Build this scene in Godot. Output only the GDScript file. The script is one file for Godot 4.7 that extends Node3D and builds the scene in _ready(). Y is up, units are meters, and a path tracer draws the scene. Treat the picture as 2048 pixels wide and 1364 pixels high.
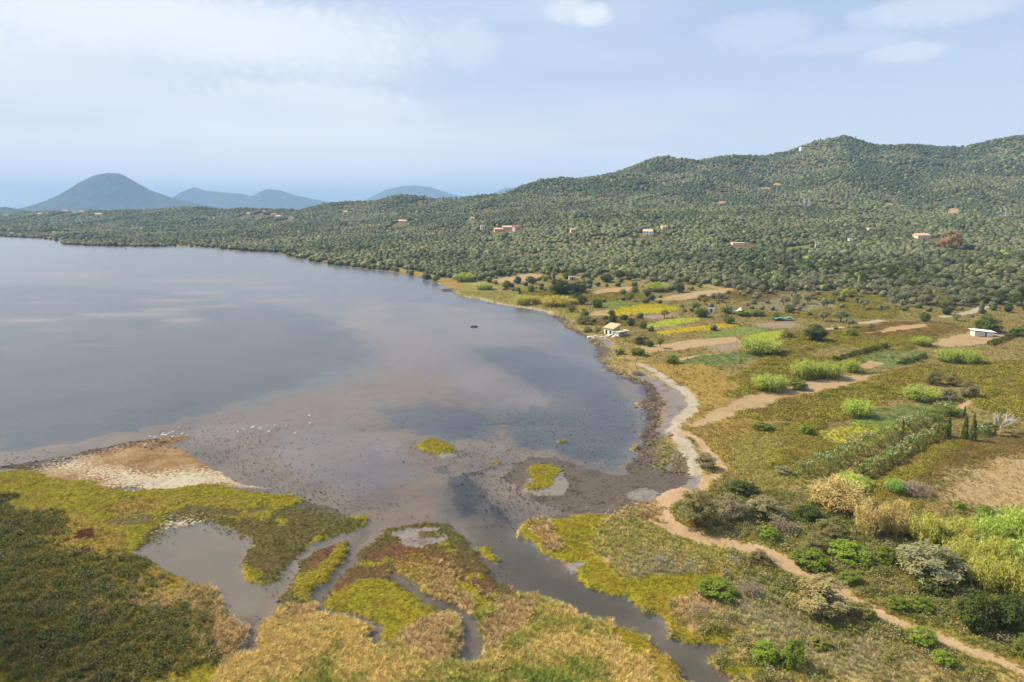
extends Node3D
# A lagoon with its marshes, fields, olive groves and hills, seen from the air. x is right, d = -z is forward, metres.

const RIDGES := [
	[1401,1350,191.2,420,1025,1420,182.5,420,941,1470,170.3,420,876,1500,167.8,420,834,1520,171.5,420,778,1540,182.6,420,728,1550,191.9,430,684,1550,189.8,430,631,1550,176.1,420,584,1540,161.6,410,459,1520,150.7,400,315,1500,144.2,380,217,1480,124.5,360,130,1450,105.8,330,37,1420,83.8,290,-63,1380,58.6,230,-107,1360,45.0,180],
	[683,1450,157.7,230,577,1200,105.3,200,433,980,51.9,160],
	[369,1380,109.6,210,276,1150,70.8,180,211,960,36.9,150],
	[809,1380,133.4,210,736,1140,90.5,190,632,940,49.6,160],
	[1040,1150,126.5,240,774,920,65.7,190],
	[120,1330,78.6,180,78,1130,50.6,150],
	[-519,1700,35.4,200,-393,1640,55.4,200,-303,1600,63.0,200,-206,1560,68.0,190,-135,1520,64.2,180,-68,1480,55.4,170],
	[-1851,2100,21.3,260,-1423,2050,27.6,260,-1212,1950,34.0,260,-1017,1850,34.6,240,-873,1750,42.5,220,-747,1720,45.0,220,-623,1720,38.9,220,-506,1740,37.6,200]]
const LAGOON := [-1189.8,1152.7,-855.6,1152.7,-755.8,1098.2,-619.2,948.5,-474.4,865.7,-369.2,855.0,-254.3,752.7,-165.8,606.8,-105.1,544.2,-65.1,482.6,-36.1,412.3,-6.2,351.9,19.9,312.5,29.6,262.9,38.2,182.8,27.9,141.6,20.1,119.5,5.6,93.2,-88.8,110.7,-187.1,172.9]
# ground cover kinds: name, height, colours of the matter (sRGB), weights of the fine, middle and coarse patterns
const COVER := [
	["land",0.7,[[84,80,45],[116,105,57],[148,130,80],[123,109,68]],[5,6,5]],
	["bed_deep",-0.55,[[65,66,66],[73,74,74],[79,80,80],[68,70,70]],[2,5,9]],
	["bed_brown",-0.22,[[88,75,61],[106,90,72],[116,100,79],[93,80,69]],[3,6,7]],
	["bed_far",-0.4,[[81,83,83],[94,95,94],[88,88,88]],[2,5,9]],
	["bed_algae",-0.2,[[36,34,30],[48,44,39],[58,53,46]],[6,6,4]],
	["creek",-0.4,[[70,59,37],[80,70,46],[87,76,52]],[2,6,8]],
	["pond",-0.22,[[99,90,73],[109,99,81],[119,109,90]],[3,6,7]],
	["shoal",-0.06,[[102,89,78],[120,106,89],[89,79,73]],[5,7,4]],
	["sand",0.22,[[149,137,119],[162,152,133],[136,122,103]],[5,6,5]],
	["tansand",0.2,[[103,79,52],[123,100,70],[137,119,90]],[5,6,5]],
	["wrack",0.05,[[43,36,31],[66,58,51],[91,81,75],[53,45,40]],[8,6,2]],
	["mud",0.05,[[73,65,57],[90,82,75],[59,52,46]],[6,7,3]],
	["crust",0.16,[[103,96,90],[119,112,105],[90,83,77]],[5,7,4]],
	["mat",0.36,[[90,85,23],[115,108,28],[131,121,36],[105,93,31],[121,106,43]],[7,6,3]],
	["matdry",0.36,[[90,80,28],[121,105,40],[142,121,55],[108,96,33]],[7,6,3]],
	["marsh",0.26,[[61,58,28],[78,73,36],[91,85,48],[66,55,36]],[8,5,3]],
	["red",0.26,[[88,58,48],[105,73,55],[80,63,40],[95,81,46]],[8,6,2]],
	["redspot",0.28,[[66,40,26],[80,50,33]],[8,4,2]],
	["flat",0.16,[[75,66,40],[85,76,46],[68,60,36]],[5,6,3]],
	["reed",0.5,[[137,116,68],[157,137,81],[115,110,51],[88,100,40]],[4,5,7]],
	["straw",0.45,[[169,144,104],[152,128,87],[134,116,75]],[7,6,3]],
	["oliveg",0.6,[[111,102,50],[128,118,61],[98,93,45],[144,128,80]],[6,6,4]],
	["grey",0.6,[[123,112,87],[105,98,68],[139,125,96]],[6,6,4]],
	["gold",0.6,[[103,89,39],[129,106,52],[142,119,63],[117,97,47],[92,82,35]],[6,6,4]],
	["scrub",0.7,[[102,96,43],[123,112,55],[91,87,38],[141,123,77]],[6,6,4]],
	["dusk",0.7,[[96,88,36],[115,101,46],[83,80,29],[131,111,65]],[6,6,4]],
	["bracken",0.9,[[76,73,26],[96,91,31],[115,106,40],[91,80,36],[105,91,48]],[5,6,5]],
	["brackenbrown",0.8,[[88,73,36],[101,86,45],[111,95,56]],[5,6,5]],
	["drybrown",0.6,[[87,82,37],[109,97,52],[130,113,72],[102,92,47],[80,77,33]],[6,6,4]],
	["soil",0.5,[[143,120,87],[150,129,97],[132,109,76]],[5,6,5]],
	["soilgrey",0.5,[[122,105,89],[130,113,97],[113,97,80]],[5,6,5]],
	["path",0.52,[[147,122,92],[157,135,105],[136,109,77]],[5,6,4]],
	["gravel",0.52,[[143,132,112],[153,143,125],[132,120,100]],[5,6,4]],
	["yellow",0.8,[[117,110,27],[142,129,20],[153,139,25],[130,119,32]],[4,5,6]],
	["green",0.7,[[80,95,45],[93,105,48],[108,116,53],[98,96,53]],[4,6,6]],
	["lime",0.7,[[123,131,38],[137,140,45],[115,120,41]],[4,6,6]],
	["flower",0.6,[[132,116,54],[176,162,34],[75,98,38],[152,130,84]],[9,5,1]],
	["garden",0.6,[[105,102,61],[68,91,39],[144,123,87]],[6,7,3]],
	["stubble",0.5,[[129,109,70],[143,123,86],[150,132,97],[117,100,62]],[6,6,4]],
	["grove",0.8,[[68,68,38],[85,81,46],[110,96,63],[61,63,34]],[4,6,6]],
	["reedflat",0.5,[[95,81,70],[106,91,75],[85,78,60]],[4,6,6]],
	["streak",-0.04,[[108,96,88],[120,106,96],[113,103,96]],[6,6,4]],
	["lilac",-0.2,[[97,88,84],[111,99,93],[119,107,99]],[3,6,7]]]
# ground patches in metres: kind, wander of the edge, outline x, d, x, d ...
const PATCHES := [
	[39,8,-2656.8,3141.0,-874.5,1677.0,-350.1,1500.0,-18.1,1044.0,246.3,909.0,747.4,813.0,318.8,338.0,257.4,340.0,211.4,326.0,193.1,341.0,200.2,374.0,165.8,391.0,133.0,379.0,123.4,424.0,110.4,422.0,87.5,466.0,46.2,500.0,9.6,506.0,-21.7,462.0,-45.2,497.0,-92.1,562.0,-147.6,624.0,-263.4,780.0,-387.1,897.0,-694.5,1065.0,-1023.3,1203.0],
	[28,4,-21.7,462.0,9.6,506.0,46.2,500.0,87.5,466.0,110.4,422.0,133.0,379.0,165.8,391.0,200.2,374.0,193.1,341.0,211.4,326.0,257.4,340.0,343.8,338.0,144.3,136.0,81.4,136.0,40.2,145.0,45.8,221.0,18.7,332.0],
	[26,3,-6.5,368.0,4.9,417.0,26.8,423.0,45.7,398.0,67.1,386.0,74.6,366.0,41.0,356.0,20.2,360.0],
	[29,1.5,-16.5,459.0,2.2,489.0,15.0,501.0,23.6,487.0,19.0,462.0,-4.6,444.0],
	[29,1.5,38.9,388.0,57.8,411.0,75.5,421.0,70.6,403.0,46.9,383.0],
	[29,2,69.8,355.0,84.4,374.0,109.6,396.0,133.9,408.0,117.9,380.0,88.8,358.0],
	[27,2,117.4,383.0,140.5,401.0,153.6,389.0,136.0,357.0,114.0,354.0,90.5,344.0,85.5,355.0],
	[26,2,159.7,363.0,173.8,383.0,190.3,382.0,198.8,361.0,186.1,342.0,169.2,349.0],
	[26,2,102.2,302.0,124.0,331.0,151.1,343.0,181.0,342.0,187.3,326.0,168.9,301.0,151.0,301.0,129.1,302.0],
	[22,3,124.5,354.0,143.6,363.0,165.4,352.0,160.2,330.0,125.1,315.0,114.6,325.0],
	[23,2,99.1,310.0,110.1,302.0,107.6,286.0,100.1,289.0,93.3,302.0],
	[26,3,53.4,173.0,60.9,189.0,73.9,206.0,88.0,225.0,102.2,237.0,124.3,246.0,135.9,237.0,132.1,227.0,106.8,210.0,82.1,192.0,73.9,182.0,59.9,173.0],
	[26,3,95.1,237.0,113.1,268.0,135.0,268.0,162.0,263.0,155.6,246.0,134.9,232.0,120.0,237.0,101.5,227.0],
	[27,3,139.4,277.0,167.8,291.0,188.2,289.0,186.8,277.0,161.6,259.0,136.3,255.0],
	[28,2,100.1,232.0,121.5,244.0,124.5,232.0,111.2,219.0,99.3,222.0],
	[29,2,136.5,263.0,163.9,284.0,180.0,289.0,170.3,277.0,151.0,268.0],
	[26,3,47.5,149.0,53.5,157.0,69.7,171.0,83.6,179.0,107.4,196.0,127.4,210.0,138.4,210.0,137.0,204.0,112.1,186.0,103.3,173.0,93.6,167.0,79.9,157.0,67.2,147.0,63.1,154.0,55.7,153.0],
	[26,3,124.0,194.0,150.6,214.0,166.2,216.0,211.8,221.0,149.4,153.0,119.2,152.0,115.5,153.0,117.0,164.0,117.8,173.0,131.8,186.0],
	[26,2.5,61.2,149.0,66.8,146.0,71.6,142.0,68.9,134.0,62.1,128.0,53.7,122.0,48.9,122.0,47.2,128.0,54.2,142.0],
	[28,2,90.7,164.0,115.6,178.0,117.8,173.0,109.5,164.0,99.6,160.0,86.2,153.0],
	[31,0.8,105.7,160.0,125.1,176.0,128.2,177.0,113.2,164.0,106.9,159.0],
	[28,2,28.2,302.0,47.6,356.0,73.2,359.0,122.5,364.0,110.5,277.0,75.7,221.0,44.4,214.0,40.1,237.0,42.5,277.0],
	[34,1,40.0,342.0,56.5,359.0,67.8,346.0,56.2,336.0,45.9,330.0],
	[33,0.8,48.2,324.0,56.5,338.0,70.7,348.0,78.9,341.0,83.8,333.0,77.8,323.0,70.5,317.0,58.0,313.0,49.5,309.0,41.5,309.0],
	[29,1,34.5,319.0,48.1,328.0,49.1,322.0,42.3,310.0,34.7,310.0],
	[30,0.7,52.9,302.0,64.1,313.0,75.9,319.0,74.5,310.0,68.6,302.0,53.9,295.0],
	[27,1,34.2,295.0,44.2,304.0,59.6,302.0,56.7,289.0,43.2,282.0,33.7,281.0],
	[35,1,55.0,282.0,69.7,300.0,83.0,304.0,82.7,296.0,76.8,291.0,62.5,280.0,55.7,277.0],
	[30,0.6,54.3,272.0,66.1,281.0,75.5,287.0,74.7,282.0,64.7,275.0],
	[33,0.8,56.5,268.0,66.5,275.0,82.0,284.0,96.2,291.0,97.9,285.0,87.6,277.0,72.8,269.0,58.8,263.0],
	[34,1.2,73.7,263.0,92.8,277.0,104.2,280.0,104.2,271.0,97.8,259.0,87.6,261.0,76.2,255.0],
	[35,1.2,87.5,257.0,101.1,268.0,110.6,272.0,102.0,255.0,88.6,249.0],
	[29,1,44.0,239.0,54.7,244.0,73.6,254.0,85.7,258.0,84.1,249.0,67.1,239.0,51.7,230.0,45.7,229.0],
	[30,0.8,68.9,239.0,83.1,247.0,82.4,241.0,79.6,235.0,69.0,230.0],
	[28,1.2,40.2,225.0,53.4,233.0,66.2,235.0,68.0,229.0,59.3,222.0,44.6,215.0],
	[29,0.3,53.6,219.0,62.3,224.0,74.2,230.0,75.2,228.0,63.3,222.0,54.8,217.0],
	[37,2,54.3,215.0,69.1,227.0,82.8,232.0,81.6,219.0,70.5,210.0,58.9,208.0],
	[30,1,101.2,286.0,117.8,296.0,123.7,289.0,114.6,277.0,102.3,277.0],
	[23,3,41.7,208.0,49.2,214.0,59.7,211.0,64.3,200.0,62.8,186.0,55.4,171.0,44.8,156.0,40.7,148.0,44.0,160.0,48.4,173.0,48.7,186.0,45.9,199.0],
	[29,1.2,40.5,150.0,47.1,159.0,59.9,173.0,73.9,182.0,88.9,191.0,100.5,197.0,109.7,199.0,103.1,191.0,84.5,178.0,71.4,172.0,53.8,158.0,46.1,152.0,42.1,148.0],
	[23,3,40.5,145.0,48.7,153.0,56.8,156.0,60.1,152.0,54.2,142.0,51.9,130.0,44.4,120.0,38.8,120.0,40.0,136.0],
	[21,3,46.5,142.0,55.2,145.0,59.6,142.0,53.1,128.0,43.8,118.0,40.4,122.0],
	[37,1.5,78.0,153.0,92.0,164.0,105.6,168.0,108.9,162.0,103.9,157.0,94.4,153.0,87.5,149.0,80.2,146.0],
	[36,1.5,65.7,143.0,72.2,148.0,81.5,153.0,89.1,152.0,92.0,148.0,83.1,143.0,73.5,137.0,68.8,136.0],
	[34,1.2,79.8,153.0,86.0,156.0,89.1,152.0,84.7,148.0,80.1,148.0],
	[21,3,43.8,118.0,51.6,124.0,61.5,129.0,69.9,134.0,58.5,120.0,50.4,114.0,44.0,111.0,37.9,114.0],
	[20,0.6,52.9,114.0,65.1,124.0,80.9,137.0,92.0,145.0,92.1,143.0,80.2,134.0,66.0,122.0,54.4,113.0],
	[27,2,60.2,114.0,69.8,122.0,84.5,136.0,93.5,142.0,100.2,139.0,111.8,142.0,142.0,145.0,119.1,120.0,92.8,128.0,79.9,120.0,67.4,111.0,61.2,109.0],
	[26,2,62.7,112.0,72.1,121.0,85.4,134.0,92.7,139.0,96.2,137.0,92.0,133.0,83.9,128.0,79.5,124.0,69.1,114.0,70.2,107.0,63.5,104.0,61.0,107.0],
	[38,2.5,74.4,114.0,82.7,120.0,93.5,129.0,102.0,134.0,108.2,137.0,139.3,142.0,104.5,104.0,83.9,104.0,80.6,105.0,76.1,107.0,73.8,110.0],
	[28,3,66.9,110.0,77.1,120.0,85.0,125.0,92.5,129.0,83.7,120.0,74.7,113.0,74.2,108.0,77.3,105.0,75.3,102.0,66.5,102.0],
	[28,2,146.6,237.0,161.1,246.0,188.3,246.0,234.7,246.0,208.1,217.0,167.0,217.0,150.6,214.0,142.1,221.0],
	[29,1.5,151.8,244.0,169.3,259.0,187.6,272.0,199.7,265.0,184.9,251.0,176.8,246.0,156.7,239.0],
	[37,1.5,120.2,227.0,132.5,234.0,143.6,232.0,140.2,224.0,124.2,210.0,114.2,206.0,109.2,210.0],
	[29,0.8,109.7,212.0,115.9,216.0,119.5,213.0,111.6,207.0,108.5,207.0],
	[32,0.3,147.8,290.9,153.9,292.8,161.8,297.7,164.0,294.3,155.7,289.2,149.0,287.1],
	[32,0.3,192.8,306.8,201.0,310.8,207.9,314.6,220.2,324.5,234.5,337.5,237.1,334.5,222.8,321.5,210.3,311.4,202.8,307.2,194.6,303.2],
	[32,0.3,127.7,276.4,133.0,278.4,138.1,281.3,139.5,278.7,134.2,275.6,128.7,273.6],
	[24,3,25.7,107.0,37.0,114.0,43.1,111.0,50.9,113.0,58.7,111.0,61.9,104.0,70.5,102.0,83.9,104.0,107.2,107.0,74.1,65.0,22.9,65.0,20.7,71.0,16.8,78.0,11.6,82.0,7.4,87.0,23.2,107.0],
	[21,2,12.4,101.0,19.3,104.0,23.4,100.0,28.4,95.0,33.4,92.0,32.8,88.0,26.7,84.0,20.2,82.0,14.4,83.0,12.0,91.0],
	[22,2,15.4,89.0,21.5,91.0,27.6,87.0,23.5,82.0,18.2,82.0],
	[20,2,20.2,79.0,24.6,81.0,26.6,79.0,24.8,75.0,22.1,74.0,20.1,76.0],
	[22,2.5,26.2,82.0,31.8,83.0,33.9,78.0,35.9,74.0,42.3,70.0,47.2,65.0,33.7,65.0,30.8,70.0,26.6,73.0],
	[20,2,27.7,71.0,31.6,72.0,29.7,70.0,25.0,68.0,23.6,69.0],
	[23,1.5,43.5,69.0,45.7,69.0,45.7,67.0,42.3,66.0],
	[13,1.2,18.8,85.0,24.3,85.0,29.0,87.0,29.4,85.0,24.6,81.0,20.2,79.0,19.8,76.0,22.4,73.0,27.2,73.0,29.9,74.0,29.3,73.0,24.5,70.0,22.8,69.0,22.4,65.0,25.6,65.0,28.5,67.0,23.0,67.0,21.6,70.0,19.1,74.0,16.8,78.0,13.3,80.0,10.3,82.0,12.0,85.0,15.1,83.0],
	[13,1.2,1.9,98.0,3.0,100.0,7.0,103.0,12.9,105.0,16.5,104.0,13.1,100.0,11.8,95.0,12.5,89.0,14.1,85.0,14.1,81.0,10.3,82.0,6.8,88.0,3.7,92.0],
	[20,1,3.0,99.0,4.9,101.0,6.9,99.0,6.4,96.0,7.5,94.0,7.2,92.0,5.4,92.0,5.0,95.0],
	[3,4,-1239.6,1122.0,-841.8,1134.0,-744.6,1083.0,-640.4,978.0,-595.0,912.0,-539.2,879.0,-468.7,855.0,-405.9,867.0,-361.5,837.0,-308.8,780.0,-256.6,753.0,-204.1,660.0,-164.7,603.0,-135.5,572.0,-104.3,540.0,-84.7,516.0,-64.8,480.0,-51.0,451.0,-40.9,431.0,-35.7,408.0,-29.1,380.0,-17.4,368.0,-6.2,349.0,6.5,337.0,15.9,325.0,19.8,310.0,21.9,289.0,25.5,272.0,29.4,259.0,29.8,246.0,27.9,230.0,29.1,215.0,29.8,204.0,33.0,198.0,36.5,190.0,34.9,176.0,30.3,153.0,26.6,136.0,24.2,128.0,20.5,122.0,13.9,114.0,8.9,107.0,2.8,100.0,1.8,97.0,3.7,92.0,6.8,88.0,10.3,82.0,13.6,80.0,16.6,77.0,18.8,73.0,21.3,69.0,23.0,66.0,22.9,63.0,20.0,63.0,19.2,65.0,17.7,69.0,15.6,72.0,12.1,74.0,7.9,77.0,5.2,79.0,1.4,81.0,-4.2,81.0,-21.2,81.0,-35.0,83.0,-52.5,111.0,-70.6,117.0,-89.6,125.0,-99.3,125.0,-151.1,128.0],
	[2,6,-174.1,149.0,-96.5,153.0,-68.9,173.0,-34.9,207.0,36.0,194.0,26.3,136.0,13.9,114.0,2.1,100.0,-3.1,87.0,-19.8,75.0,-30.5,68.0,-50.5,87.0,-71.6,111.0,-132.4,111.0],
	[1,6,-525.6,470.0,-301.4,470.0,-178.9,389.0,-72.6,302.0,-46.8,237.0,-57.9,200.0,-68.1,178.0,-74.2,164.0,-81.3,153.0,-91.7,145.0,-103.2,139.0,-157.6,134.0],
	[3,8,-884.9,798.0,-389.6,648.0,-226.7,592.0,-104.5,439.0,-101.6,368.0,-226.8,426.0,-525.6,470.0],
	[42,5,-88.0,368.0,-32.0,349.0,5.8,302.0,17.7,246.0,19.6,207.0,27.8,178.0,25.3,153.0,13.8,142.0,-2.9,156.0,-25.5,194.0,-50.4,237.0,-77.1,302.0],
	[1,4,-14.9,237.0,4.8,246.0,20.9,221.0,31.3,183.0,28.1,149.0,22.7,130.0,12.5,128.0,1.7,139.0,-2.9,156.0,12.6,173.0,-2.2,207.0],
	[2,5,-72.5,160.0,-62.7,178.0,-48.9,200.0,-35.4,210.0,-18.2,194.0,-2.9,160.0,-1.5,142.0,-6.3,128.0,-8.2,111.0,-10.0,102.0,-13.3,103.0,-23.1,103.0,-37.8,114.0,-51.6,122.0,-66.5,136.0,-76.1,145.0],
	[1,4,-33.0,164.0,-21.6,173.0,-7.8,160.0,-3.8,145.0,-13.5,142.0,-25.6,149.0],
	[42,3,-53.0,149.0,-37.9,153.0,-24.5,142.0,-19.3,122.0,-26.4,111.0,-37.2,118.0,-46.7,130.0],
	[7,4,-71.2,144.0,-69.9,151.0,-60.1,156.0,-48.2,156.0,-53.0,149.0,-61.7,145.0,-64.6,139.0],
	[2,3,-2.4,130.0,8.0,136.0,17.2,126.0,22.7,124.0,16.2,118.0,9.1,109.0,2.9,102.0,-2.0,104.0,-4.8,115.0],
	[11,2.5,-1.4,125.0,3.7,132.0,10.6,129.0,15.0,124.0,20.5,122.0,24.2,127.0,25.8,120.0,26.6,111.0,23.4,108.0,17.0,105.0,12.9,105.0,6.9,102.0,4.1,102.0,8.1,107.0,3.1,111.0,-0.4,118.0],
	[4,1.5,-11.6,120.0,-8.4,122.0,-5.8,117.0,-4.3,111.0,-1.2,105.0,0.1,102.0,-1.5,102.0,-3.2,105.0,-5.6,111.0,-6.1,105.0,-8.1,104.0,-10.3,111.0],
	[4,1.5,-15.0,126.0,-12.3,128.0,-11.5,124.0,-13.6,122.0],
	[5,1.5,-7.4,100.0,-1.9,103.0,1.9,100.0,1.8,97.0,3.7,92.0,6.8,88.0,10.3,82.0,13.6,80.0,16.6,77.0,18.8,73.0,21.3,69.0,23.0,66.0,22.9,63.0,20.0,63.0,19.2,65.0,17.7,69.0,15.6,72.0,12.1,74.0,7.9,77.0,5.2,79.0,1.4,81.0,-1.6,84.0,-4.6,91.0],
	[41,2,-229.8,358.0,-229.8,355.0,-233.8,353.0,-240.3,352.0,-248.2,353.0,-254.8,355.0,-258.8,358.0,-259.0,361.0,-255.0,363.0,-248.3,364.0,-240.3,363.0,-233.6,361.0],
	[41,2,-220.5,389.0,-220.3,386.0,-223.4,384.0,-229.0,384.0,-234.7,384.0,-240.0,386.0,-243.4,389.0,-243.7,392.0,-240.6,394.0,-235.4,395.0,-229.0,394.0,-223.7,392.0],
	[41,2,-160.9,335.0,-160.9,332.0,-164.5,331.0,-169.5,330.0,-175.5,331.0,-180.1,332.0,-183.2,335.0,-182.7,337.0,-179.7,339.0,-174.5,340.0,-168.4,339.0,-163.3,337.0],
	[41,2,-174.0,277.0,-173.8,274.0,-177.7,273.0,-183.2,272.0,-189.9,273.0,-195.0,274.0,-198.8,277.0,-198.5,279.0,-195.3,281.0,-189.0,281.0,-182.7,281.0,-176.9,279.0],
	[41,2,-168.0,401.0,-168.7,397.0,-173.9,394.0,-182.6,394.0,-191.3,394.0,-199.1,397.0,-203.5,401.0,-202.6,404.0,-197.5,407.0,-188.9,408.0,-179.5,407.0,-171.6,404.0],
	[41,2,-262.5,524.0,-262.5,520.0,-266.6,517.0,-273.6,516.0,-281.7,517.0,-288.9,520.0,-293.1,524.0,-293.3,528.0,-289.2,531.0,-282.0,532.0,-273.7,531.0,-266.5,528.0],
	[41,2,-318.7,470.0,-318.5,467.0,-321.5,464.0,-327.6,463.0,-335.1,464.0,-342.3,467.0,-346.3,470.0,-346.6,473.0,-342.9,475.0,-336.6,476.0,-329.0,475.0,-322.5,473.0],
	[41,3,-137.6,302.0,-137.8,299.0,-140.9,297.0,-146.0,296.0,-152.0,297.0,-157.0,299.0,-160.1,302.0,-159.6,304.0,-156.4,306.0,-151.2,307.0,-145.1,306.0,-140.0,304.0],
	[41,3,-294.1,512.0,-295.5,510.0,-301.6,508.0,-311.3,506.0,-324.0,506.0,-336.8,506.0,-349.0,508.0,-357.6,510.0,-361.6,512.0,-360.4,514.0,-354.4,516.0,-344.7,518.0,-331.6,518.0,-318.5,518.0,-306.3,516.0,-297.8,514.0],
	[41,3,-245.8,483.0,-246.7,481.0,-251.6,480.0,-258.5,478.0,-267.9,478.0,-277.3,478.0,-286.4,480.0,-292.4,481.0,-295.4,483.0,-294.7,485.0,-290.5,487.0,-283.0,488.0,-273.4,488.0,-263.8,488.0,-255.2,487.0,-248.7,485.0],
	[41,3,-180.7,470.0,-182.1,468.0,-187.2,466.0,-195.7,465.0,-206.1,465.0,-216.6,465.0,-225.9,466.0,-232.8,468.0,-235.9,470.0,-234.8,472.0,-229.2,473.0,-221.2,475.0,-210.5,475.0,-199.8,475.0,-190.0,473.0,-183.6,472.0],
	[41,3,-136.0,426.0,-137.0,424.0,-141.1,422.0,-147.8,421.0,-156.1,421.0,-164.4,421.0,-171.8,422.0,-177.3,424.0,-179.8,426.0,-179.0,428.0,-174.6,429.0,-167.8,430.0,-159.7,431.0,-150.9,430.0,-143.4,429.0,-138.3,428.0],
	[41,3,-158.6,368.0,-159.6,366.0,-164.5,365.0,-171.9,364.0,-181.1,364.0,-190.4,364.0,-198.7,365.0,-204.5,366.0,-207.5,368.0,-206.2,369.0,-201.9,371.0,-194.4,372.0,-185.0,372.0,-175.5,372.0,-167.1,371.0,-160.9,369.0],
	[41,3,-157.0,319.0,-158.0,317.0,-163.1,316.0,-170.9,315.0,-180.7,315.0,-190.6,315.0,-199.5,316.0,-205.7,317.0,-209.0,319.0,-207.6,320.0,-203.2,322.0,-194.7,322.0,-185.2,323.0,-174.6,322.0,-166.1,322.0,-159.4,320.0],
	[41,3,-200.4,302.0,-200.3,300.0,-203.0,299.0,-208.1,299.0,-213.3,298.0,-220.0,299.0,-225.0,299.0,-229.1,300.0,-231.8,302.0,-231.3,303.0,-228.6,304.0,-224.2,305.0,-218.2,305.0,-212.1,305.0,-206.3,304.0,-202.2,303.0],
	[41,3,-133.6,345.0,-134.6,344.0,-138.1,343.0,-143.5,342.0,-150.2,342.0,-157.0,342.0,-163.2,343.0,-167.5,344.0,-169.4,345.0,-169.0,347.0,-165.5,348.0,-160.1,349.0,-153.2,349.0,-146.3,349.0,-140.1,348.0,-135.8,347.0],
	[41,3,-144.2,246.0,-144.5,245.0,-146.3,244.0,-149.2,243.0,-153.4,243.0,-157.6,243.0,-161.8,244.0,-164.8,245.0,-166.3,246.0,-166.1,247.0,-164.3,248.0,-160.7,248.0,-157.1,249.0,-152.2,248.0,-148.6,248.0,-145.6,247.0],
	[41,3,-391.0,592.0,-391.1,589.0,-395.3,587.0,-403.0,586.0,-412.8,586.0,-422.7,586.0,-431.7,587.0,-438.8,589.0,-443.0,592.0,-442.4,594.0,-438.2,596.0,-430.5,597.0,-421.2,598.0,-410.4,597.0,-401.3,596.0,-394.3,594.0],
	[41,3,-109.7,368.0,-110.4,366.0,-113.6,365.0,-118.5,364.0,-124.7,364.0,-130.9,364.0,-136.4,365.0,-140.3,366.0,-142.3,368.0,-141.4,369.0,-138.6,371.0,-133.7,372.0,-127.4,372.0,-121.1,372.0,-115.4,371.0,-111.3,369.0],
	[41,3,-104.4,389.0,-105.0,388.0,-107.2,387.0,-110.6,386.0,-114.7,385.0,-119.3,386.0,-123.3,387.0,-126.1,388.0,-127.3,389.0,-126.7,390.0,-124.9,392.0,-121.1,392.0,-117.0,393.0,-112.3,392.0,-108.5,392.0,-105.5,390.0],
	[10,1.5,18.1,322.0,21.8,313.0,24.3,282.0,28.2,268.0,30.7,251.0,30.3,237.0,28.6,227.0,30.2,216.0,32.4,204.0,35.2,196.0,38.2,190.0,40.5,182.0,38.3,169.0,33.9,154.0,31.7,142.0,27.6,130.0,23.5,122.0,20.2,120.0,23.4,127.0,26.5,136.0,30.2,153.0,34.2,173.0,35.3,190.0,32.1,197.0,28.9,206.0,27.5,218.0,27.5,232.0,29.1,246.0,28.6,259.0,24.7,272.0,21.1,289.0,18.7,307.0],
	[12,1,23.2,319.0,28.1,313.0,27.5,299.0,25.5,291.0,23.8,302.0],
	[12,1,33.5,255.0,37.1,251.0,37.2,244.0,33.9,237.0,31.9,242.0],
	[11,1,28.7,246.0,32.8,242.0,34.8,237.0,33.9,225.0,29.8,219.0,28.3,227.0],
	[12,1.5,39.0,206.0,41.0,197.0,44.3,185.0,46.2,175.0,44.8,167.0,39.8,156.0,35.4,146.0,34.0,139.0,32.5,128.0,29.5,118.0,25.5,111.0,23.8,110.0,28.6,120.0,29.6,130.0,32.5,142.0,35.1,156.0,38.8,169.0,40.1,180.0,38.6,192.0,35.7,199.0],
	[10,1,21.4,111.0,24.6,114.0,28.6,120.0,31.8,128.0,34.4,136.0,35.0,130.0,32.5,120.0,28.4,113.0,24.4,109.0],
	[11,1.5,12.9,105.0,19.9,118.0,26.4,128.0,31.2,142.0,34.6,154.0,33.0,142.0,29.5,128.0,29.5,120.0,26.8,112.0,23.2,107.0,16.9,104.0],
	[12,2,26.9,113.0,26.2,112.0,24.8,111.0,22.9,110.0,21.5,111.0,20.4,112.0,20.1,113.0,20.8,114.0,22.2,115.0,24.1,116.0,25.6,115.0,26.6,114.0],
	[21,0.8,31.5,139.0,34.3,145.0,34.0,139.0,31.6,129.0,29.0,122.0,29.3,128.0],
	[9,0.6,33.6,143.0,35.2,145.0,34.0,137.0,32.5,134.0],
	[32,0.3,41.2,212.5,44.1,206.3,45.9,193.2,48.2,181.2,48.7,172.9,46.6,164.5,42.8,157.3,39.5,151.4,37.8,146.7,37.7,141.0,37.7,133.9,36.8,125.7,35.1,118.6,31.9,119.4,33.6,126.3,34.7,134.1,34.7,141.0,34.8,147.3,36.9,152.6,40.2,158.7,44.0,165.5,45.9,173.1,45.4,180.8,43.3,192.8,41.5,205.7,38.8,211.5],
	[12,0.5,35.9,120.2,32.7,112.9,28.6,108.6,25.6,105.6,22.8,108.4,25.8,111.4,29.3,115.1,32.3,121.8],
	[11,0.3,33.9,136.1,34.6,129.0,33.2,120.7,29.3,113.6,26.5,110.5,25.3,111.5,27.9,114.4,31.6,121.3,33.0,129.0,32.3,135.9],
	[31,0.4,37.7,146.6,40.5,142.3,41.0,134.1,41.6,129.1,42.0,122.1,39.8,121.9,39.4,128.9,38.8,133.9,38.3,141.7,35.9,145.4],
	[29,1,32.8,114.0,35.6,120.0,39.6,124.0,40.4,122.0,36.6,117.0,32.2,111.0],
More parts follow.
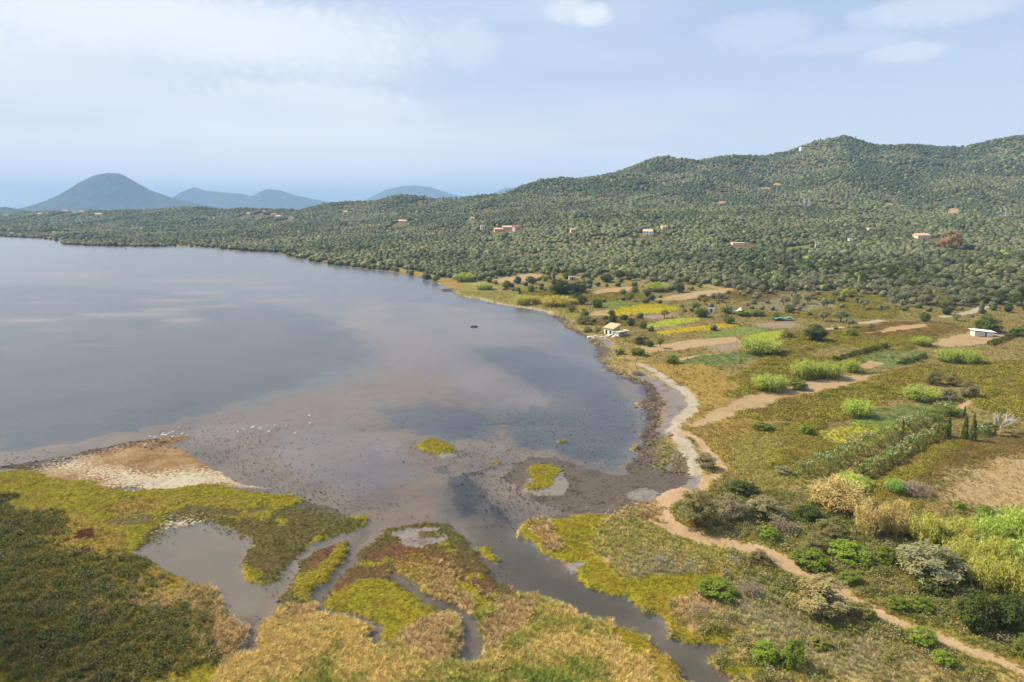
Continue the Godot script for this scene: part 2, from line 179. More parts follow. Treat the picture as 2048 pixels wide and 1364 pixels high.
	[31,0.25,32.8,112.6,28.0,107.6,25.9,106.2,25.5,103.2,26.6,100.0,29.6,97.4,33.4,95.4,36.5,93.3,34.7,90.7,31.8,92.6,27.6,94.6,23.6,98.0,21.9,102.8,22.5,107.8,25.2,110.4,29.8,115.4],
	[31,0.25,36.3,94.0,39.0,90.8,40.8,86.6,42.8,83.6,44.8,79.5,46.4,75.4,44.6,74.6,42.8,78.5,40.8,82.4,38.6,85.4,36.6,89.2,34.1,92.0],
	[31,0.2,46.2,76.6,49.4,72.6,52.0,69.6,55.8,65.5,57.1,63.4,55.9,62.6,54.6,64.5,50.8,68.4,48.0,71.4,44.8,75.4],
	[20,0.8,24.2,110.0,24.2,107.0,23.5,103.0,24.6,100.0,23.0,102.0,21.1,105.0,22.7,109.0],
	[12,0.5,7.3,88.0,9.0,89.0,10.3,89.0,9.9,87.0,8.6,86.0,7.8,87.0],
	[29,0.5,14.3,89.0,14.2,89.0,13.7,88.0,13.2,88.0,12.8,88.0,12.6,89.0,12.4,89.0,12.7,90.0,13.0,90.0,13.5,90.0,14.0,90.0,14.3,90.0],
	[5,0.3,20.4,71.0,21.9,72.0,23.6,71.0,25.8,72.0,28.7,74.0,28.9,74.0,26.3,72.0,23.9,70.0,22.4,69.0,21.3,69.0],
	[23,4,-617.4,951.0,-621.0,1014.0,-498.3,948.0,-390.6,921.0,-271.4,804.0,-188.2,672.0,-113.8,590.0,-74.4,524.0,-42.8,470.0,-29.4,426.0,-18.2,385.0,-29.8,389.0,-41.4,437.0,-65.7,487.0,-106.0,549.0,-168.0,615.0,-262.7,771.0,-315.9,798.0,-369.2,855.0,-481.7,879.0,-551.9,900.0],
	[21,3,-35.7,408.0,-31.9,439.0,-7.3,412.0,20.6,368.0,34.7,345.0,36.5,316.0,27.6,295.0,22.5,316.0,16.0,328.0,-6.2,352.0,-29.5,385.0],
	[8,0.5,-34.9,408.2,-28.6,382.3,-16.9,370.5,-5.6,351.5,7.1,338.5,16.7,327.4,20.7,312.2,19.1,311.8,15.3,326.6,5.9,337.5,-6.8,350.5,-18.1,369.5,-30.0,381.7,-36.5,407.8],
	[10,0.6,-44.1,423.3,-36.0,403.3,-24.8,368.3,-13.6,356.5,-3.0,343.5,9.4,328.4,17.4,313.4,16.0,312.6,8.0,327.6,-4.2,342.5,-14.8,355.5,-26.2,367.7,-37.6,402.7,-45.5,422.7],
	[10,1.5,-35.0,410.0,-35.2,405.0,-36.7,402.0,-39.0,401.0,-41.4,402.0,-43.5,405.0,-44.7,410.0,-44.5,415.0,-43.2,419.0,-40.8,420.0,-38.2,419.0,-36.1,415.0],
	[40,6,-744.6,1083.0,-768.4,1173.0,-712.4,1179.0,-576.9,1041.0,-581.4,972.0,-635.6,975.0],
	[35,5,-869.2,1245.0,-874.1,1314.0,-797.3,1260.0,-790.7,1194.0],
	[34,4,237.8,603.0,254.3,618.0,271.3,621.0,261.1,592.0,240.8,574.0,229.1,576.0],
	[13,1.2,-134.0,121.0,-97.1,122.0,-94.7,124.0,-87.6,122.0,-81.9,119.0,-77.6,118.0,-72.8,114.0,-68.5,114.0,-65.1,115.0,-60.2,116.0,-53.0,116.0,-45.0,114.0,-39.4,113.0,-35.0,110.0,-28.3,104.0,-24.2,104.0,-23.0,102.0,-25.4,99.0,-29.4,96.0,-31.2,92.0,-31.2,89.0,-31.6,86.0,-32.7,83.0,-33.7,83.0,-35.7,84.0,-37.9,86.0,-38.4,88.0,-39.3,92.0,-39.2,95.0,-40.2,97.0,-42.7,99.0,-46.3,101.0,-49.0,102.0,-54.1,102.0,-54.7,100.0,-54.7,98.0,-54.9,96.0,-55.1,93.0,-56.7,94.0,-54.1,91.0,-51.0,89.0,-47.3,86.0,-43.6,84.0,-42.0,83.0,-39.9,83.0,-39.2,82.0,-36.5,78.0,-32.9,73.0,-31.3,70.0,-30.7,68.0,-31.9,66.0,-32.7,63.0,-74.7,63.0],
	[14,2.5,-123.7,111.0,-81.0,107.0,-72.2,105.0,-65.1,100.0,-56.7,94.0,-54.1,91.0,-47.2,86.0,-42.0,83.0,-39.9,83.0,-36.5,78.0,-34.1,70.0,-43.7,74.0,-55.2,81.0,-68.5,91.0,-109.5,97.0],
	[14,2,-70.9,107.0,-64.7,111.0,-55.0,109.0,-58.3,107.0,-62.5,104.0],
	[15,1.5,-57.5,101.0,-54.5,104.0,-49.9,104.0,-44.2,103.0,-40.0,105.0,-39.2,109.0,-36.5,110.0,-32.6,108.0,-27.4,104.0,-23.5,102.0,-25.4,99.0,-29.7,97.0,-31.2,92.0,-31.2,89.0,-31.6,86.0,-32.7,83.0,-35.7,84.0,-37.9,86.0,-39.3,92.0,-38.8,94.0,-40.2,97.0,-43.0,99.0,-46.6,101.0],
	[15,1,-56.3,94.0,-56.4,97.0,-56.4,100.0,-54.8,100.0,-55.1,96.0,-55.0,93.0],
	[18,1.2,-67.0,103.0,-65.6,104.0,-62.1,106.0,-57.9,103.0,-58.9,100.0,-62.7,99.0],
	[18,1,-58.5,103.0,-54.7,108.0,-50.3,108.0,-45.4,106.0,-41.8,109.0,-40.3,107.0,-44.6,104.0,-51.2,104.0],
	[18,1,-72.8,114.0,-77.0,117.0,-69.8,114.0,-65.0,115.0,-67.5,113.0],
	[17,0.8,-64.5,97.0,-64.7,97.0,-64.7,96.0,-65.5,96.0,-66.3,96.0,-67.5,97.0,-67.7,97.0,-68.1,98.0,-68.2,99.0,-67.3,99.0,-66.5,99.0,-65.3,98.0],
	[17,0.8,-61.2,92.0,-61.4,92.0,-61.3,91.0,-62.1,91.0,-62.8,91.0,-64.1,92.0,-64.2,92.0,-64.7,93.0,-64.1,93.0,-63.3,93.0,-62.5,93.0,-62.0,93.0],
	[16,0.8,-37.2,88.0,-35.5,90.0,-33.2,89.0,-33.6,87.0,-36.2,87.0],
	[13,0.5,-56.4,100.0,-56.0,99.0,-56.5,99.0,-57.0,99.0,-57.6,99.0,-57.9,99.0,-58.6,100.0,-59.0,101.0,-58.6,101.0,-58.0,101.0,-57.5,101.0,-57.1,101.0],
	[13,0.5,-43.5,105.0,-43.6,105.0,-43.5,104.0,-43.9,104.0,-44.3,104.0,-44.9,105.0,-45.0,105.0,-44.9,105.0,-45.0,106.0,-44.7,106.0,-44.3,106.0,-43.6,105.0],
	[13,0.5,-39.6,104.0,-39.8,104.0,-40.0,103.0,-40.7,103.0,-41.3,103.0,-42.2,104.0,-42.4,104.0,-42.6,105.0,-42.5,106.0,-41.7,106.0,-41.0,106.0,-40.2,105.0],
	[13,0.5,-36.0,102.0,-36.1,102.0,-36.2,101.0,-36.7,101.0,-37.2,101.0,-37.9,102.0,-38.0,102.0,-38.3,103.0,-37.9,103.0,-37.3,103.0,-36.8,103.0,-36.4,103.0],
	[13,0.5,-35.0,86.0,-34.9,85.0,-35.0,84.0,-35.6,84.0,-36.3,84.0,-37.2,85.0,-37.8,86.0,-38.0,87.0,-37.5,87.0,-36.8,87.0,-36.1,87.0,-35.6,87.0],
	[13,0.5,-57.4,109.0,-57.2,108.0,-57.9,108.0,-58.8,108.0,-59.8,108.0,-60.4,108.0,-61.2,109.0,-60.9,109.0,-60.8,110.0,-59.8,110.0,-58.9,110.0,-57.7,109.0],
	[11,1.2,-36.9,111.0,-31.7,108.0,-26.5,104.0,-28.3,104.0,-32.0,106.0,-35.4,108.0],
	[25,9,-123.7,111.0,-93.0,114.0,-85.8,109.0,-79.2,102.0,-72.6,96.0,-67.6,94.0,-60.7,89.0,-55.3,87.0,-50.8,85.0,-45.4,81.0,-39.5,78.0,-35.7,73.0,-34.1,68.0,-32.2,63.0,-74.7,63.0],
	[20,1.5,-53.2,81.0,-51.1,82.0,-44.9,80.0,-38.2,78.0,-36.3,75.0,-40.3,77.0,-46.4,78.0,-50.8,79.0],
	[20,1.2,-42.0,83.0,-39.9,83.0,-36.5,78.0,-33.0,73.0,-31.3,70.0,-31.9,66.0,-32.6,65.0,-34.4,70.0,-36.7,76.0,-40.5,81.0],
	[9,1.5,-105.1,125.0,-100.0,126.0,-96.3,128.0,-92.9,130.0,-90.6,134.0,-87.2,135.0,-85.1,138.0,-81.3,142.0,-77.1,144.0,-71.3,143.0,-72.1,141.0,-72.0,138.0,-68.0,134.0,-62.0,128.0,-55.9,123.0,-50.9,120.0,-44.2,116.0,-49.3,116.0,-60.2,116.0,-69.1,115.0,-74.0,115.0,-81.6,120.0,-94.7,124.0],
	[10,1.5,-105.1,125.0,-96.3,128.0,-90.6,134.0,-85.7,139.0,-81.3,142.0,-76.8,144.0,-78.5,141.0,-82.8,137.0,-86.3,134.0,-88.5,131.0,-88.3,126.0,-92.8,124.0],
	[10,1.2,-79.1,142.0,-72.2,138.0,-69.2,135.0,-73.3,137.0,-78.0,138.0],
	[8,2,-85.4,126.0,-77.7,125.0,-70.1,121.0,-65.4,123.0,-59.7,123.0,-52.8,120.0,-44.2,116.0,-53.4,117.0,-60.2,116.0,-69.0,115.0,-76.4,119.0],
	[8,1.5,-91.3,129.0,-87.5,131.0,-84.3,129.0,-85.1,124.0,-89.1,125.0],
	[6,0.6,-54.7,100.0,-54.1,102.0,-49.0,102.0,-46.3,101.0,-42.7,99.0,-40.2,97.0,-38.8,94.0,-39.3,92.0,-38.4,88.0,-37.9,86.0,-35.7,84.0,-33.7,83.0,-32.7,83.0,-31.6,86.0,-31.2,89.0,-31.2,92.0,-29.4,96.0,-25.4,99.0,-23.1,101.0,-22.2,99.0,-24.9,97.0,-27.6,94.0,-29.5,92.0,-30.3,90.0,-30.0,89.0,-30.7,85.0,-32.1,82.0,-31.9,80.0,-31.6,77.0,-31.2,74.0,-31.2,72.0,-29.3,70.0,-30.0,69.0,-30.7,67.0,-31.1,67.0,-30.7,68.0,-31.7,71.0,-33.4,74.0,-36.4,78.0,-39.2,82.0,-39.9,83.0,-42.5,84.0,-43.5,84.0,-47.2,86.0,-51.0,89.0,-54.1,91.0,-56.7,94.0,-55.1,93.0,-54.9,96.0,-54.7,98.0],
	[5,0.6,-33.6,76.0,-31.6,77.0,-31.2,74.0,-31.0,72.0,-29.3,70.0,-30.0,69.0,-30.7,67.0,-31.1,67.0,-30.7,68.0,-31.7,71.0],
	[8,0.6,-55.0,99.0,-55.0,101.0,-54.0,102.0,-51.4,102.0,-49.2,102.0,-50.9,101.0,-53.2,100.0,-54.3,99.0],
	[15,0.8,-25.1,97.0,-27.6,94.0,-29.5,92.0,-30.3,90.0,-29.1,87.0,-29.3,83.0,-29.4,81.0,-29.6,76.0,-28.7,76.0,-27.5,79.0,-25.8,79.0,-25.8,82.0,-25.8,85.0,-24.4,88.0,-23.8,93.0],
	[16,0.8,-25.4,96.0,-27.9,94.0,-29.2,91.0,-29.1,88.0,-27.7,88.0,-26.7,92.0],
	[13,0.8,-24.7,96.0,-26.3,94.0,-27.1,91.0,-27.3,87.0,-28.9,85.0,-28.8,82.0,-27.5,79.0,-25.9,79.0,-25.9,82.0,-25.9,85.0,-24.5,88.0],
	[15,0.8,-14.0,102.0,-10.5,102.0,-8.4,99.0,-6.5,95.0,-4.6,90.0,-2.7,85.0,-0.8,83.0,1.4,81.0,3.6,79.0,2.2,74.0,-3.3,74.0,-5.8,76.0,-8.5,78.0,-10.6,75.0,-13.0,71.0,-14.3,70.0,-16.9,73.0,-18.8,75.0,-22.0,76.0,-24.2,78.0,-24.9,80.0,-24.8,83.0,-24.6,86.0,-23.8,88.0,-22.2,89.0,-23.0,90.0,-23.1,93.0,-21.6,95.0,-20.5,99.0,-18.7,101.0],
	[16,1.5,-22.4,91.0,-20.1,96.0,-14.5,94.0,-9.1,92.0,-6.3,89.0,-4.4,85.0,-0.3,81.0,-1.5,79.0,-5.5,81.0,-8.5,85.0,-11.7,89.0,-16.8,90.0,-20.2,89.0],
	[12,1.5,-18.7,99.0,-16.1,100.0,-11.4,100.0,-9.5,97.0,-10.9,95.0,-14.5,94.0,-16.9,95.0],
	[18,1,-15.2,99.0,-11.3,99.0,-10.3,97.0,-13.4,97.0],
	[16,1.2,-24.3,85.0,-23.5,88.0,-18.6,88.0,-16.1,86.0,-17.8,84.0,-21.6,83.0,-24.8,81.0],
	[13,1.5,-24.0,82.0,-21.9,84.0,-18.0,85.0,-14.5,84.0,-11.6,80.0,-10.7,76.0,-13.2,72.0,-15.0,72.0,-18.8,75.0,-22.0,76.0,-24.2,78.0,-24.8,80.0],
	[13,1,-10.1,88.0,-7.4,85.0,-4.6,83.0,-3.8,79.0,-2.4,77.0,-4.6,76.0,-5.7,79.0,-8.2,82.0],
	[14,1.2,-16.1,90.0,-12.5,90.0,-9.3,87.0,-6.2,82.0,-4.6,77.0,-5.8,76.0,-9.1,78.0,-11.4,81.0,-15.6,87.0],
	[20,1.2,-12.1,87.0,-9.3,87.0,-6.2,82.0,-4.6,77.0,-6.4,76.0,-9.2,79.0,-11.0,83.0],
	[13,0.5,-17.1,90.0,-17.2,90.0,-17.6,90.0,-18.1,90.0,-18.6,90.0,-19.0,90.0,-19.1,90.0,-19.2,91.0,-18.8,91.0,-18.3,91.0,-17.8,91.0,-17.4,91.0],
	[13,0.5,-8.1,93.0,-8.1,92.0,-8.4,92.0,-8.7,92.0,-9.1,92.0,-9.4,92.0,-9.5,93.0,-9.4,93.0,-9.2,93.0,-8.8,93.0,-8.4,93.0,-8.2,93.0],
	[13,0.5,-4.3,85.0,-4.4,85.0,-4.8,85.0,-5.4,85.0,-5.9,85.0,-6.3,85.0,-6.5,85.0,-6.4,86.0,-6.0,86.0,-5.4,86.0,-4.9,86.0,-4.5,86.0],
	[13,0.5,-18.8,90.0,-18.9,89.0,-19.5,89.0,-20.3,89.0,-21.2,89.0,-21.8,89.0,-22.3,90.0,-22.0,90.0,-21.4,90.0,-20.5,90.0,-19.7,90.0,-19.0,90.0],
	[13,0.5,-1.7,80.0,-1.9,80.0,-2.1,79.0,-2.5,79.0,-2.9,79.0,-3.2,80.0,-3.3,80.0,-3.2,80.0,-2.9,81.0,-2.6,81.0,-2.2,81.0,-1.8,80.0],
	[13,0.5,-9.5,94.0,-9.6,94.0,-9.9,94.0,-10.4,94.0,-10.8,94.0,-11.2,94.0,-11.3,94.0,-11.3,95.0,-10.9,95.0,-10.5,95.0,-10.0,95.0,-9.7,95.0],
	[5,0.4,-22.0,99.9,-22.5,93.9,-22.8,89.9,-23.7,86.8,-24.4,83.9,-24.6,81.0,-24.6,79.3,-23.5,77.8,-20.2,76.9,-16.6,74.7,-15.0,71.7,-13.7,70.9,-14.9,69.1,-16.6,70.3,-18.2,73.3,-21.0,75.1,-24.5,76.2,-26.4,78.7,-26.4,81.0,-26.2,84.1,-25.3,87.2,-24.4,90.1,-24.1,94.1,-23.6,100.1],
	[5,0.5,-16.5,87.5,-13.1,85.5,-10.7,80.6,-7.5,78.8,-5.2,76.9,-6.8,75.1,-8.7,77.2,-12.1,79.4,-14.3,84.5,-17.1,86.5],
	[5,0.6,-6.4,76.0,-4.9,77.0,-2.4,76.0,-2.7,73.0,-3.6,70.0,-4.4,67.0,-5.4,66.0,-6.2,69.0,-5.4,72.0],
	[19,1.2,-32.0,65.0,-30.5,68.0,-28.9,69.0,-31.1,73.0,-30.4,75.0,-29.1,77.0,-27.4,78.0,-25.7,79.0,-24.4,77.0,-20.4,75.0,-17.2,73.0,-15.9,71.0,-14.1,69.0,-13.0,71.0,-10.6,75.0,-7.7,76.0,-6.0,72.0,-6.3,70.0,-5.8,67.0,-3.5,67.0,-2.3,71.0,-4.0,77.0,-1.5,78.0,1.0,80.0,3.3,81.0,5.5,79.0,7.9,77.0,12.1,74.0,15.6,72.0,17.7,69.0,19.2,65.0,19.4,62.0,-32.2,62.0],
	[20,1.2,-13.2,74.0,-10.7,76.0,-7.6,75.0,-6.0,71.0,-6.3,68.0,-8.0,67.0,-11.6,69.0,-13.6,71.0],
	[20,1.2,-2.4,76.0,-0.3,79.0,2.3,80.0,4.2,79.0,1.6,75.0,-1.4,70.0,-3.1,69.0],
	[20,0.8,-29.5,75.0,-27.4,78.0,-25.4,78.0,-23.7,76.0,-25.9,75.0,-28.0,74.0],
	[13,1.2,12.1,74.0,15.6,72.0,15.7,69.0,13.2,68.0,12.1,70.0],
	[14,1.2,15.7,72.0,17.7,69.0,19.5,65.0,19.4,62.0,15.8,62.0,15.3,67.0],
	[12,0.6,-15.9,132.0,-13.9,134.0,-11.6,134.0,-10.6,132.0,-12.1,131.0,-14.0,130.0],
	[13,0.3,-20.4,137.0,-20.2,141.0,-18.4,142.0,-16.5,142.0,-14.3,140.0,-12.4,135.0,-13.5,133.0,-14.9,133.0,-17.4,133.0],
	[12,0.6,1.6,115.0,2.6,120.0,4.0,121.0,4.1,119.0,2.4,116.0,4.2,114.0,6.5,117.0,9.0,124.0,10.0,122.0,10.7,118.0,9.0,113.0,4.9,112.0],
	[13,0.3,2.6,125.0,4.6,127.0,7.8,127.0,9.3,124.0,7.4,121.0,6.5,117.0,4.2,115.0,1.9,116.0,3.9,119.0],
	[14,0.3,-2.9,128.0,-3.0,128.0,-3.3,127.0,-3.7,127.0,-4.2,127.0,-4.5,128.0,-4.7,128.0,-4.6,129.0,-4.2,129.0,-3.8,129.0,-3.3,129.0,-3.0,129.0],
	[14,0.3,12.6,141.0,12.3,140.0,11.9,140.0,11.2,140.0,10.6,140.0,10.1,140.0,10.0,141.0,10.2,141.0,10.6,141.0,11.4,142.0,11.9,141.0,12.4,141.0],
	[10,0.6,-10.0,122.0,-8.6,124.0,-6.2,124.0,-4.8,126.0,-4.1,125.0,-6.1,122.0,-9.3,121.0],
	[13,0.4,-5.5,94.0,-4.6,95.0,-3.8,94.0,-3.4,92.0,-2.1,90.0,-2.3,89.0,-3.5,90.0,-4.4,91.0],
	[29,7.0,464,1248,455,1230,443,1218,434,1215,431,1221,435,1233,445,1248,459,1263,469,1269],
	[29,7.0,492,1275,486,1266,481,1269,476,1275,476,1290,481,1302,488,1308,493,1302,494,1287],
	[29,7.0,353,1140,325,1056,312,1035,306,1038,308,1062,315,1086,342,1161,350,1161,354,1152],
	[29,7.0,547,996,529,966,516,951,512,954,516,969,528,993,543,1014,554,1023,558,1020],
	[29,7.0,577,891,561,870,549,861,545,867,553,888,567,912,585,933,593,933,587,912],
	[29,7.0,136,918,132,903,128,900,124,900,122,906,123,918,128,933,133,936,136,930],
	[29,7.0,-222,978,-223,972,-226,969,-232,972,-236,975,-237,981,-235,987,-230,987,-225,981],
	[29,7.0,443,876,435,861,425,846,426,852,434,873,443,891,448,897,450,897,450,891],
	[29,7.0,361,1452,358,1446,357,1446,355,1449,354,1449,355,1452,357,1455,359,1458,361,1455],
	[29,7.0,-139,1233,-139,1221,-143,1218,-149,1227,-153,1236,-154,1245,-151,1248,-146,1248,-142,1245],
	[29,7.0,-575,1197,-574,1188,-577,1179,-587,1179,-596,1185,-603,1200,-603,1212,-593,1212,-582,1206],
	[29,7.0,263,540,259,533,255,530,251,530,252,535,255,542,259,547,263,548,265,546],
	[29,7.0,317,485,310,475,304,470,302,472,305,481,313,493,321,502,325,504,324,497],
	[29,7.0,174,479,171,474,169,472,167,473,167,478,169,483,171,487,174,488,175,484]]
const PLANTS := [
	["tamarisk_bush","tam","tamolive",29.1,99.8,7.3,5.9,"wide olive-grey tamarisk at the bend of the dirt path","bush","tamarisk bushes in the scrub"],
	["tamarisk_bush","tam","tamgrey",35.2,102.1,5.5,4.0,"olive-grey tamarisk wedged behind the wide one at the path bend","bush","tamarisk bushes in the scrub"],
	["tamarisk_bush","tam","tamgreen",41.0,102.3,7.4,3.8,"pale grey-green tamarisk between the path bend and the dark round shrub","bush","tamarisk bushes in the scrub"],
	["evergreen_shrub","dark","deep",40.4,112.4,5.7,2.3,"dark green shrub above the row of grey tamarisks","shrub","green shrubs in the scrub"],
	["evergreen_shrub","dark","deep",47.2,101.7,4.9,2.7,"very dark green shrub just below the agave","shrub","green shrubs in the scrub"],
	["tamarisk_bush","tam","tamgrey",37.2,123.9,5.0,3.2,"small grey tamarisk beside the beach track","bush","tamarisk bushes in the scrub"],
	["tamarisk_bush","tam","tamblue",51.0,121.0,3.7,1.6,"low blue-grey bush at the near end of the flowering hedge","bush","tamarisk bushes in the scrub"],
	["reed_clump","reed","reeddry",54.0,106.0,9.1,5.0,"tall straw-yellow giant reed clump below the two hedges","reeds","giant reed clumps"],
	["reed_clump","reed","reedgreen",60.5,114.5,6.2,2.5,"fresh green reed tops behind the straw-yellow reed clump","reeds","giant reed clumps"],
	["reed_clump","reed","reeddry",54.6,96.7,4.5,5.7,"straw-coloured reed clump standing alone under the bracken field","reeds","giant reed clumps"],
	["reed_clump","reed","reeddry",58.3,96.8,4.7,5.8,"leaning straw-coloured reed clump, right half of the pair under the bracken field","reeds","giant reed clumps"],
	["reed_clump","reed","reedolive",61.5,93.8,4.8,5.2,"yellow-green reed clump at the upper left of the wide reed thicket","reeds","giant reed clumps"],
	["reed_clump","reed","reedolive",65.9,93.9,5.1,4.3,"yellow-green reed clump on the upper edge of the wide reed thicket","reeds","giant reed clumps"],
	["reed_clump","reed","reedgreen",70.8,93.9,5.1,5.1,"fresh green reed clump on the upper edge of the wide reed thicket","reeds","giant reed clumps"],
	["reed_clump","reed","reedgreen",76.1,94.4,6.2,5.5,"brightest green reed clump in the upper right corner of the thicket","reeds","giant reed clumps"],
	["reed_clump","reed","reedolive",62.1,86.8,4.8,4.8,"reed clump in the middle of the wide thicket, right of the blue-grey tamarisk","reeds","giant reed clumps"],
	["reed_clump","reed","reedolive",66.6,86.8,4.8,5.2,"reed clump deep in the right half of the thicket","reeds","giant reed clumps"],
	["reed_clump","reed","reedgreen",70.6,86.1,5.4,5.3,"reed clump against the frame edge, half way down the thicket","reeds","giant reed clumps"],
	["reed_clump","reed","reedolive",62.2,81.6,4.2,5.0,"reed clump at the foot of the thicket above the big dark shrub","reeds","giant reed clumps"],
	["reed_clump","reed","reedolive",64.7,79.7,4.4,5.6,"lowest reed clump of the thicket, at the frame edge","reeds","giant reed clumps"],
	["dead_brush","dry","dead",41.9,97.5,4.0,2.8,"grey leafless brush among green shrubs above the path","brush","dead brush"],
	["tamarisk_bush","tam","tamolive",48.6,96.8,5.3,2.9,"olive tamarisk below the dark green shrub","bush","tamarisk bushes in the scrub"],
	["tamarisk_bush","tam","tamolive",44.2,91.6,4.7,2.7,"round olive tamarisk above the straight stretch of path","bush","tamarisk bushes in the scrub"],
	["evergreen_shrub","shrub","bright",38.8,95.2,3.2,2.3,"bright green shrub on the path side of the grey brush","shrub","green shrubs in the scrub"],
	["evergreen_shrub","shrub","mid",41.6,87.5,5.6,2.5,"low green shrub bordering the upper side of the path","shrub","green shrubs in the scrub"],
	["evergreen_shrub","shrub","bright",48.0,89.5,6.3,2.5,"broad bright green shrub left of the blue-grey tamarisk","shrub","green shrubs in the scrub"],
	["evergreen_shrub","shrub","lime",49.6,87.7,2.5,1.1,"small yellow-green shrub between path and blue-grey tamarisk","shrub","green shrubs in the scrub"],
	["evergreen_shrub","shrub","mid",52.5,88.2,3.1,3.0,"green shrub tucked against the blue-grey tamarisk","shrub","green shrubs in the scrub"],
	["tamarisk_bush","tam","tamblue",56.3,84.0,10.1,4.9,"large blue-grey tamarisk in front of the reed thicket","bush","tamarisk bushes in the scrub"],
	["evergreen_shrub","dark","deep",55.1,81.3,5.5,2.2,"dark shrub under the large blue-grey tamarisk","shrub","green shrubs in the scrub"],
	["evergreen_shrub","shrub","mid",45.2,83.0,3.1,1.6,"green shrub beside the path, behind the big pale tamarisk","shrub","green shrubs in the scrub"],
	["tamarisk_bush","tam","tampale",38.2,76.7,8.6,4.4,"big pale yellow-grey tamarisk overhanging the footpath","bush","tamarisk bushes in the scrub"],
	["evergreen_shrub","shrub","olivegreen",42.9,75.1,2.9,2.0,"olive-green shrub at the right foot of the big pale tamarisk","shrub","green shrubs in the scrub"],
	["evergreen_shrub","shrub","mid",48.0,77.0,3.0,1.6,"flat green shrub above the narrow footpath","shrub","green shrubs in the scrub"],
	["evergreen_shrub","shrub","mid",50.9,76.9,3.3,1.5,"flat green shrub in line with another above the narrow footpath","shrub","green shrubs in the scrub"],
	["evergreen_shrub","dark","deep",54.8,72.9,4.9,5.2,"largest dark green shrub, left half, near the right edge","shrub","green shrubs in the scrub"],
	["evergreen_shrub","dark","deep",58.6,72.8,4.7,5.3,"largest dark green shrub, right half, near the right edge","shrub","green shrubs in the scrub"],
	["evergreen_shrub","shrub","deepmid",57.3,67.3,3.4,3.6,"green shrub cut by the right edge below the path","shrub","green shrubs in the scrub"],
	["evergreen_shrub","shrub","bright",47.0,70.2,3.4,2.0,"round bright green shrub touching the narrow footpath","shrub","green shrubs in the scrub"],
	["evergreen_shrub","shrub","bright",47.4,66.8,2.7,1.3,"green shrub below the footpath near the lower right corner","shrub","green shrubs in the scrub"],
	["evergreen_shrub","shrub","bright",28.2,67.3,3.5,2.4,"bright green shrub by the mouth of the side ditch","shrub","green shrubs in the scrub"],
	["evergreen_shrub","shrub","mid",30.7,66.1,3.0,3.7,"green shrub right of the one by the side ditch","shrub","green shrubs in the scrub"],
	["evergreen_shrub","shrub","olivegreen",35.2,69.8,2.8,1.3,"olive shrub below the big pale tamarisk","shrub","green shrubs in the scrub"],
	["tamarisk_bush","tam","tamolive",35.0,88.3,3.7,2.2,"olive bush growing on the lower edge of the path","bush","tamarisk bushes in the scrub"],
	["evergreen_shrub","shrub","mid",26.5,80.3,5.4,2.1,"wide green shrub in the dry grass above the creek","shrub","green shrubs in the scrub"],
	["dead_brush","dry","dead",30.8,80.0,2.7,2.5,"grey dry brush right of the wide shrub above the creek","brush","dead brush"],
	["dead_brush","dry","lilacdead",20.9,88.7,1.8,1.1,"small lilac-grey brush in the dry grass","brush","dead brush"],
	["dead_brush","dry","lilacdead",31.5,88.5,1.8,0.9,"small lilac-grey brush beside the path","brush","dead brush"],
	["dead_brush","dry","dead",23.4,76.7,2.5,1.2,"pale dry brush above the mown-looking green bank","brush","dead brush"],
	["reed_clump","reed","reedlime",85.2,228.4,13.8,5.5,"long light-green reed clump at the end of the ploughed strips","reeds","giant reed clumps"],
	["reed_clump","reed","reedlime",86.1,194.3,8.7,5.6,"light-green reed clump, left half of the big stand by the bare strip","reeds","giant reed clumps"],
	["reed_clump","reed","reedlime",92.8,195.1,8.3,5.1,"light-green reed clump, right half of the big stand by the bare strip","reeds","giant reed clumps"],
	["reed_clump","reed","reedlime",103.1,201.9,5.1,4.4,"small light-green reed clump beside the big stand","reeds","giant reed clumps"],
	["reed_clump","reed","reedlime",70.6,180.8,9.0,4.6,"light-green reed clump at the left end of the bare strip","reeds","giant reed clumps"],
	["evergreen_shrub","shrub","mid",78.6,181.8,6.0,2.9,"green bush right of the reeds at the bare strip","shrub","green shrubs in the scrub"],
	["reed_clump","reed","reedlime",141.5,215.8,7.7,4.6,"light-green reed clump below the shed field","reeds","giant reed clumps"],
	["reed_clump","reed","reedlime",145.7,212.7,7.1,5.1,"light-green reed clump with dark base below the shed field","reeds","giant reed clumps"],
	["reed_clump","reed","reedlime",147.7,241.1,6.3,3.5,"small light-green reed clump at the corner of the shed field","reeds","giant reed clumps"],
	["reed_clump","reed","reedlime",106.9,171.4,8.7,3.9,"bright green reed clump between two bracken fields","reeds","giant reed clumps"],
	["tamarisk_bush","tam","tamolive",118.9,187.2,5.9,3.8,"olive bush behind the bright green reeds","bush","tamarisk bushes in the scrub"],
	["tamarisk_bush","tam","tamolive",123.7,186.1,6.1,3.4,"olive bush in the hedge line between bracken fields","bush","tamarisk bushes in the scrub"],
	["tamarisk_bush","tam","tamgrey",113.6,171.1,5.4,3.4,"grey-olive bush right of the bright green reeds","bush","tamarisk bushes in the scrub"],
	["tamarisk_bush","tam","tamgrey",120.0,173.3,6.0,4.2,"grey-olive bush at the start of the mown lane","bush","tamarisk bushes in the scrub"],
	["reed_clump","reed","reedgreen",82.5,156.6,6.8,4.4,"rounded grey-green reed clump above the flower garden","reeds","giant reed clumps"],
	["oak_tree","dark","deep",113.1,249.6,9.6,6.4,"dark round tree standing alone by the white track","tree",""],
	["oak_tree","dark","deepmid",190.5,269.2,11.7,6.8,"broad green tree sheltering the white shed","tree",""],
	["evergreen_shrub","shrub","mid",196.9,260.4,8.9,4.0,"green bush right of the shed tree","shrub","green shrubs in the scrub"],
